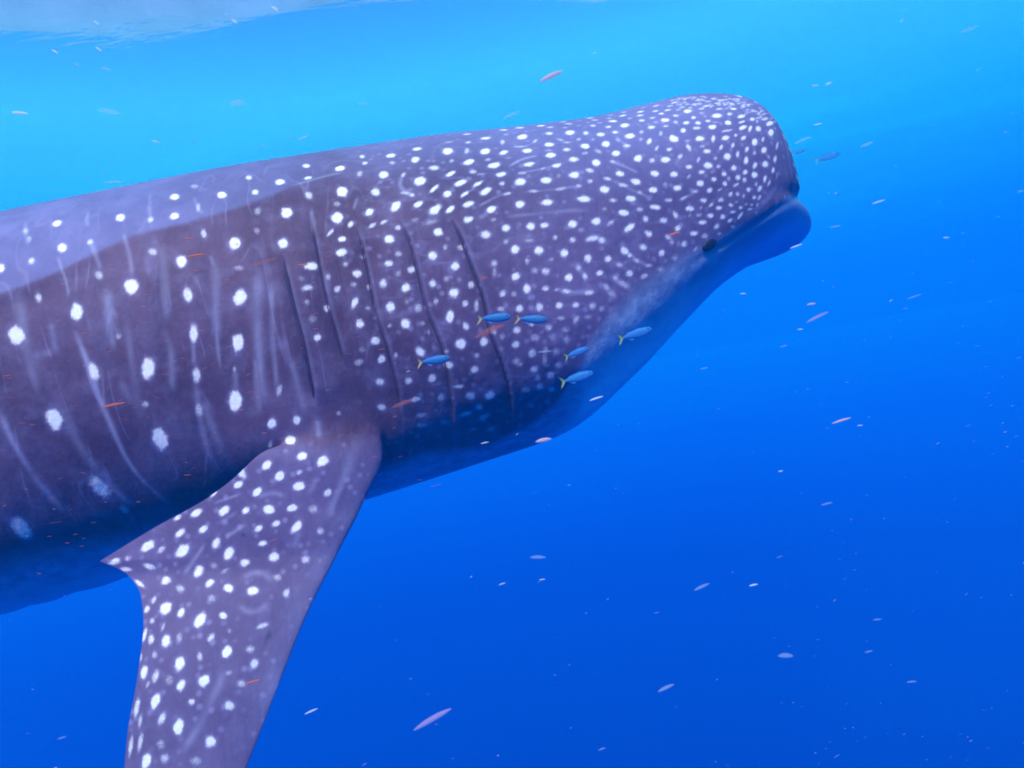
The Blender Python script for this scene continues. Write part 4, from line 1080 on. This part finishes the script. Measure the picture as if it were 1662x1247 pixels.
SPECKS = [
 (32,184,28,8,-5,1.1,'w',"bright white speck near the left edge above the shark's back",GA),
 (177,182,38,13,-8,.9,'f',"wide blurry white speck beside the bright one above the back",GA),
 (186,296,34,7,3,1.0,'f',"long faint speck lying just over the shark's back at left",GA),
 (895,124,42,12,25,.9,'p',"large tilted pinkish speck high over the shark's forehead",GA),
 (1573,48,32,9,22,1.0,'f',"long whitish speck in the upper right corner of the water",GA),
 (252,230,12,4,-10,1.3,'w',"tiny white speck alone over the middle of the left back",GA),
 (172,112,20,7,-8,1.1,'f',"faint speck above the wide blurry one at upper left",GA),
 (124,105,15,5,-12,1.2,'f',"small faint speck under the surface reflection at far left",GA),
 (385,168,28,13,8,.9,'f',"round blurry speck in bright water left of centre top",GA),
 (89,84,13,5,-35,1.2,'w',"yellowish glint at the edge of the surface reflection, far left",GA),
 (160,80,13,5,-38,1.2,'w',"yellowish glint on the reflection's edge, second from left",GA),
 (156,37,12,4,-38,1.2,'w',"small glint inside the purple reflection at left",GA),
 (380,35,13,5,-36,1.2,'w',"glint in the reflection between the two brightest glints",GA),
 (348,45,9,4,-35,1.2,'f',"dim glint just left of the middle reflection glint",GA),
 (446,15,14,8,-35,1.1,'w',"brightest thick glint in the purple reflection near the top",GA),
 (272,59,11,3,-40,1.2,'f',"thin dim glint on the reflection's lower edge",GA),
 (589,169,17,5,5,1.1,'f',"pale speck in the bright water over the gills",GA),
 (830,187,32,8,24,.9,'f',"faint slanting speck just above the neck",GA),
 (1303,228,30,7,22,1.0,'f',"slanting pale speck just ahead of the forehead",GA),
 (1407,235,23,8,22,1.0,'f',"pale tilted speck well ahead of the forehead, upper right",GA),
 (1328,202,14,3,12,1.3,'w',"thin bright dash ahead of the forehead's top",GA),
 (1345,136,12,4,20,1.3,'w',"bright dash, right one of a close pair above the snout",GA),
 (1323,139,12,3,5,1.3,'w',"bright dash, left one of a close pair above the snout",GA),
 (1464,34,11,6,20,1.2,'f',"small speck left of the long one in the upper right corner",GA),
 (1426,328,23,4,18,1.1,'w',"thin bright streak right of the mouth",GA),
 (1356,368,20,4,12,1.2,'f',"thin dash beside the jutting jaw",GA),
 (1292,400,22,4,20,1.0,'w',"thin bright streak right under the jaw tip",GA),
 (1536,386,11,3,2,1.3,'w',"small white dash in the right half level with the jaw",GA),
 (1657,311,12,5,15,1.2,'f',"speck cut off by the right edge",GA),
 (1633,215,10,3,10,1.3,'f',"small dash near the right edge of the water",GA),
 (1317,494,15,5,8,1.2,'p',"cream speck over the long faint purple one",GA),
 (1327,515,40,8,26,.8,'q',"long faint purple speck in the open water under the jaw",GA),
 (1299,535,10,3,5,1.3,'w',"tiny yellow dash under the long faint purple speck",GA),
 (1206,477,10,3,0,1.3,'w',"tiny white dash beneath the pale throat",GA),
 (1366,683,33,6,17,1.0,'p',"bright pinkish white streak alone in the right half",GA),
 (1396,691,9,3,5,1.3,'w',"tiny dash right of the bright pinkish streak",GA),
 (1143,598,13,3,12,1.3,'f',"small dash in blue water under the throat",GA),
 (1342,818,20,5,14,1.2,'f',"faint dash low in the right half",GA),
 (1272,562,13,3,12,1.3,'f',"faint dash in the middle of the blue water right of the throat",GA),
 (882,715,27,10,12,1.0,'p',"thick pink speck just below the shark's throat",GA),
 (968,647,24,5,18,1.2,'w',"white splinter at the throat's lower edge",GA),
 (787,719,14,3,12,1.2,'w',"thin white dash at the foot of the last gill slit",GA),
 (505,1155,24,5,24,1.1,'w',"bright orange-white dash right of the fin, low in the picture",GA),
 (702,1168,72,15,30,.7,'q',"largest blurry pink streak at the bottom of the water",GA),
 (1081,1117,30,9,25,.9,'f',"blurry teal speck at bottom centre",GA),
 (1223,950,15,5,12,1.2,'w',"whitish dash in the lower right water",GA),
 (1139,953,28,8,25,1.0,'f',"faint slanting speck left of the whitish dash, lower right",GA),
 (815,948,12,3,18,1.2,'w',"thin dash right of the fin's middle, left of a smaller one",GA),
 (880,941,10,3,8,1.2,'w',"small thin dash in deep blue water below the belly",GA),
 (873,905,26,9,0,1.0,'f',"faint flat teal speck in deep blue water below the belly",GA),
 (1424,1006,15,4,6,1.2,'f',"faint dash at lower right, upper of two",GA),
 (1410,1058,14,4,14,1.2,'f',"faint dash at lower right, lower of two",GA),
 (1480,1107,17,5,5,1.2,'f',"faint dash nearest the lower right corner",GA),
 (1275,1065,26,13,0,1.0,'f',"faint round patch of plankton near the bottom right",GA),
 (977,1216,13,4,20,1.2,'f',"faint dash at the bottom edge centre",GA),
 (425,427,56,8,18,.85,'r',"longest red streak on the flank just left of the long gill slit",GB),
 (318,415,34,6,9,.95,'o',"lowest and thickest of three red streaks on the upper flank",GB),
 (311,401,24,4,6,1.0,'r',"middle one of three red streaks on the upper flank",GB),
 (306,387,18,3,-6,1.1,'o',"thin top one of three red streaks on the upper flank",GB),
 (183,658,42,7,12,.9,'o',"red streak crossing the long pale line on the left flank",GB),
 (655,655,42,10,20,.9,'r',"blurred red streak over the shadow at the fin root",GB),
 (795,538,54,16,24,.8,'r',"broad faint red patch between the last gill slits",GB),
 (1094,380,22,6,18,1.0,'o',"coral streak beside the eye",GB),
 (492,430,18,3,-3,1.1,'o',"thin red dash touching a bright spot by the first slit",GB),
 (444,877,19,4,15,1.1,'r',"small red dash on the upper part of the fin",GB),
 (410,1107,28,5,16,1.0,'o',"red streak on the lower part of the fin",GB),
 (745,403,15,4,5,1.1,'r',"small red dash at the top of the last slit",GB),
 (785,452,16,8,8,1.1,'r',"small coral smudge on the front of the last slit",GB),
]
for s_ in SPECKS: place_speck(*s_)
def cloud(name, n, mats, box, length, width, ang, label, seed):
    rg = np.random.default_rng(seed)
    g = speck_geo(5, 4, .1)
    VV, FF = [], []
    ex, ey = np.array([RC, 0, -RS]), np.array([RS, 0, RC])
    k = 0
    while k < n:
        p = np.array([rg.uniform(*box[0]), rg.uniform(*box[1]), rg.uniform(*box[2])])
        if p[2] > SURF_Z-.08: continue
        lp = to_local(p)
        if -6.8 < lp[0] < .95:
            r = float(np.interp(lp[0], [b_[0] for b_ in BODY], [b_[3] for b_ in BODY]))+.03
            if abs(lp[1]) < r and -.45 < lp[2] < .8: continue
        a = rg.normal(ang, .17); L = length*rg.lognormal(0, .35); w_ = width*rg.lognormal(0, .35)
        x = ex*math.cos(a)+ey*math.sin(a); x = x+np.array([0, rg.normal(0, .25), 0]); x /= np.linalg.norm(x)
        y = np.cross(ey, x); y /= np.linalg.norm(y); z = np.cross(x, y)
        VV.append(p + g[0][:, :1]*x*L + g[0][:, 1:2]*y*w_ + g[0][:, 2:]*z*w_); FF.append(g[1]+k*len(g[0])); k += 1
    o = obj(name, mesh_from(name, np.concatenate(VV), np.concatenate(FF)), mats)
    tag(o, label, "plankton", None, 'stuff')
cloud("plankton_haze", 900, MP['w'], ((-3.2, 3.2), (.7, 4.2), (-2.3, 1.0)), .0065, .0012, .25, "countless tiny pale plankton specks scattered through the open water", 5)
cloud("plankton_drift", 700, MP['f'], ((-3.2, 3.2), (.6, 4.2), (-2.3, 1.0)), .013, .0022, .30, "countless faint larger specks drifting everywhere in the blue water", 6)
cloud("plankton_scatter", 300, MP['o'], ((-1.15, -.15), (1.0, 1.5), (-.15, .45)), .0085, .0006, .10, "countless hair-thin reddish specks between camera and shark", 8)

# ------------------------------------------------------------------ the water itself
def build_haze():
    m, n, l, out = new_mat("water_volume")
    pv = n.new('ShaderNodeVolumePrincipled')
    pv.inputs['Color'].default_value = (.01, .36, .95, 1)
    pv.inputs['Density'].default_value = HAZE
    pv.inputs['Anisotropy'].default_value = .3
    l.new(pv.outputs[0], out.inputs['Volume'])
    x0, x1, y0, y1, z0, z1 = -12, 12, -4, 16, -8, 1.45
    VV = [(x, y, z) for x in (x0, x1) for y in (y0, y1) for z in (z0, z1)]
    FF = [(0, 1, 3, 2), (4, 6, 7, 5), (0, 4, 5, 1), (2, 3, 7, 6), (0, 2, 6, 4), (1, 5, 7, 3)]
    o = obj("haze", mesh_from("haze", VV, FF, False), m)
    tag(o, "clear blue seawater filling everything around the shark", None, None, 'stuff')
HAZE = 0.065
if HAZE > 0: build_haze()
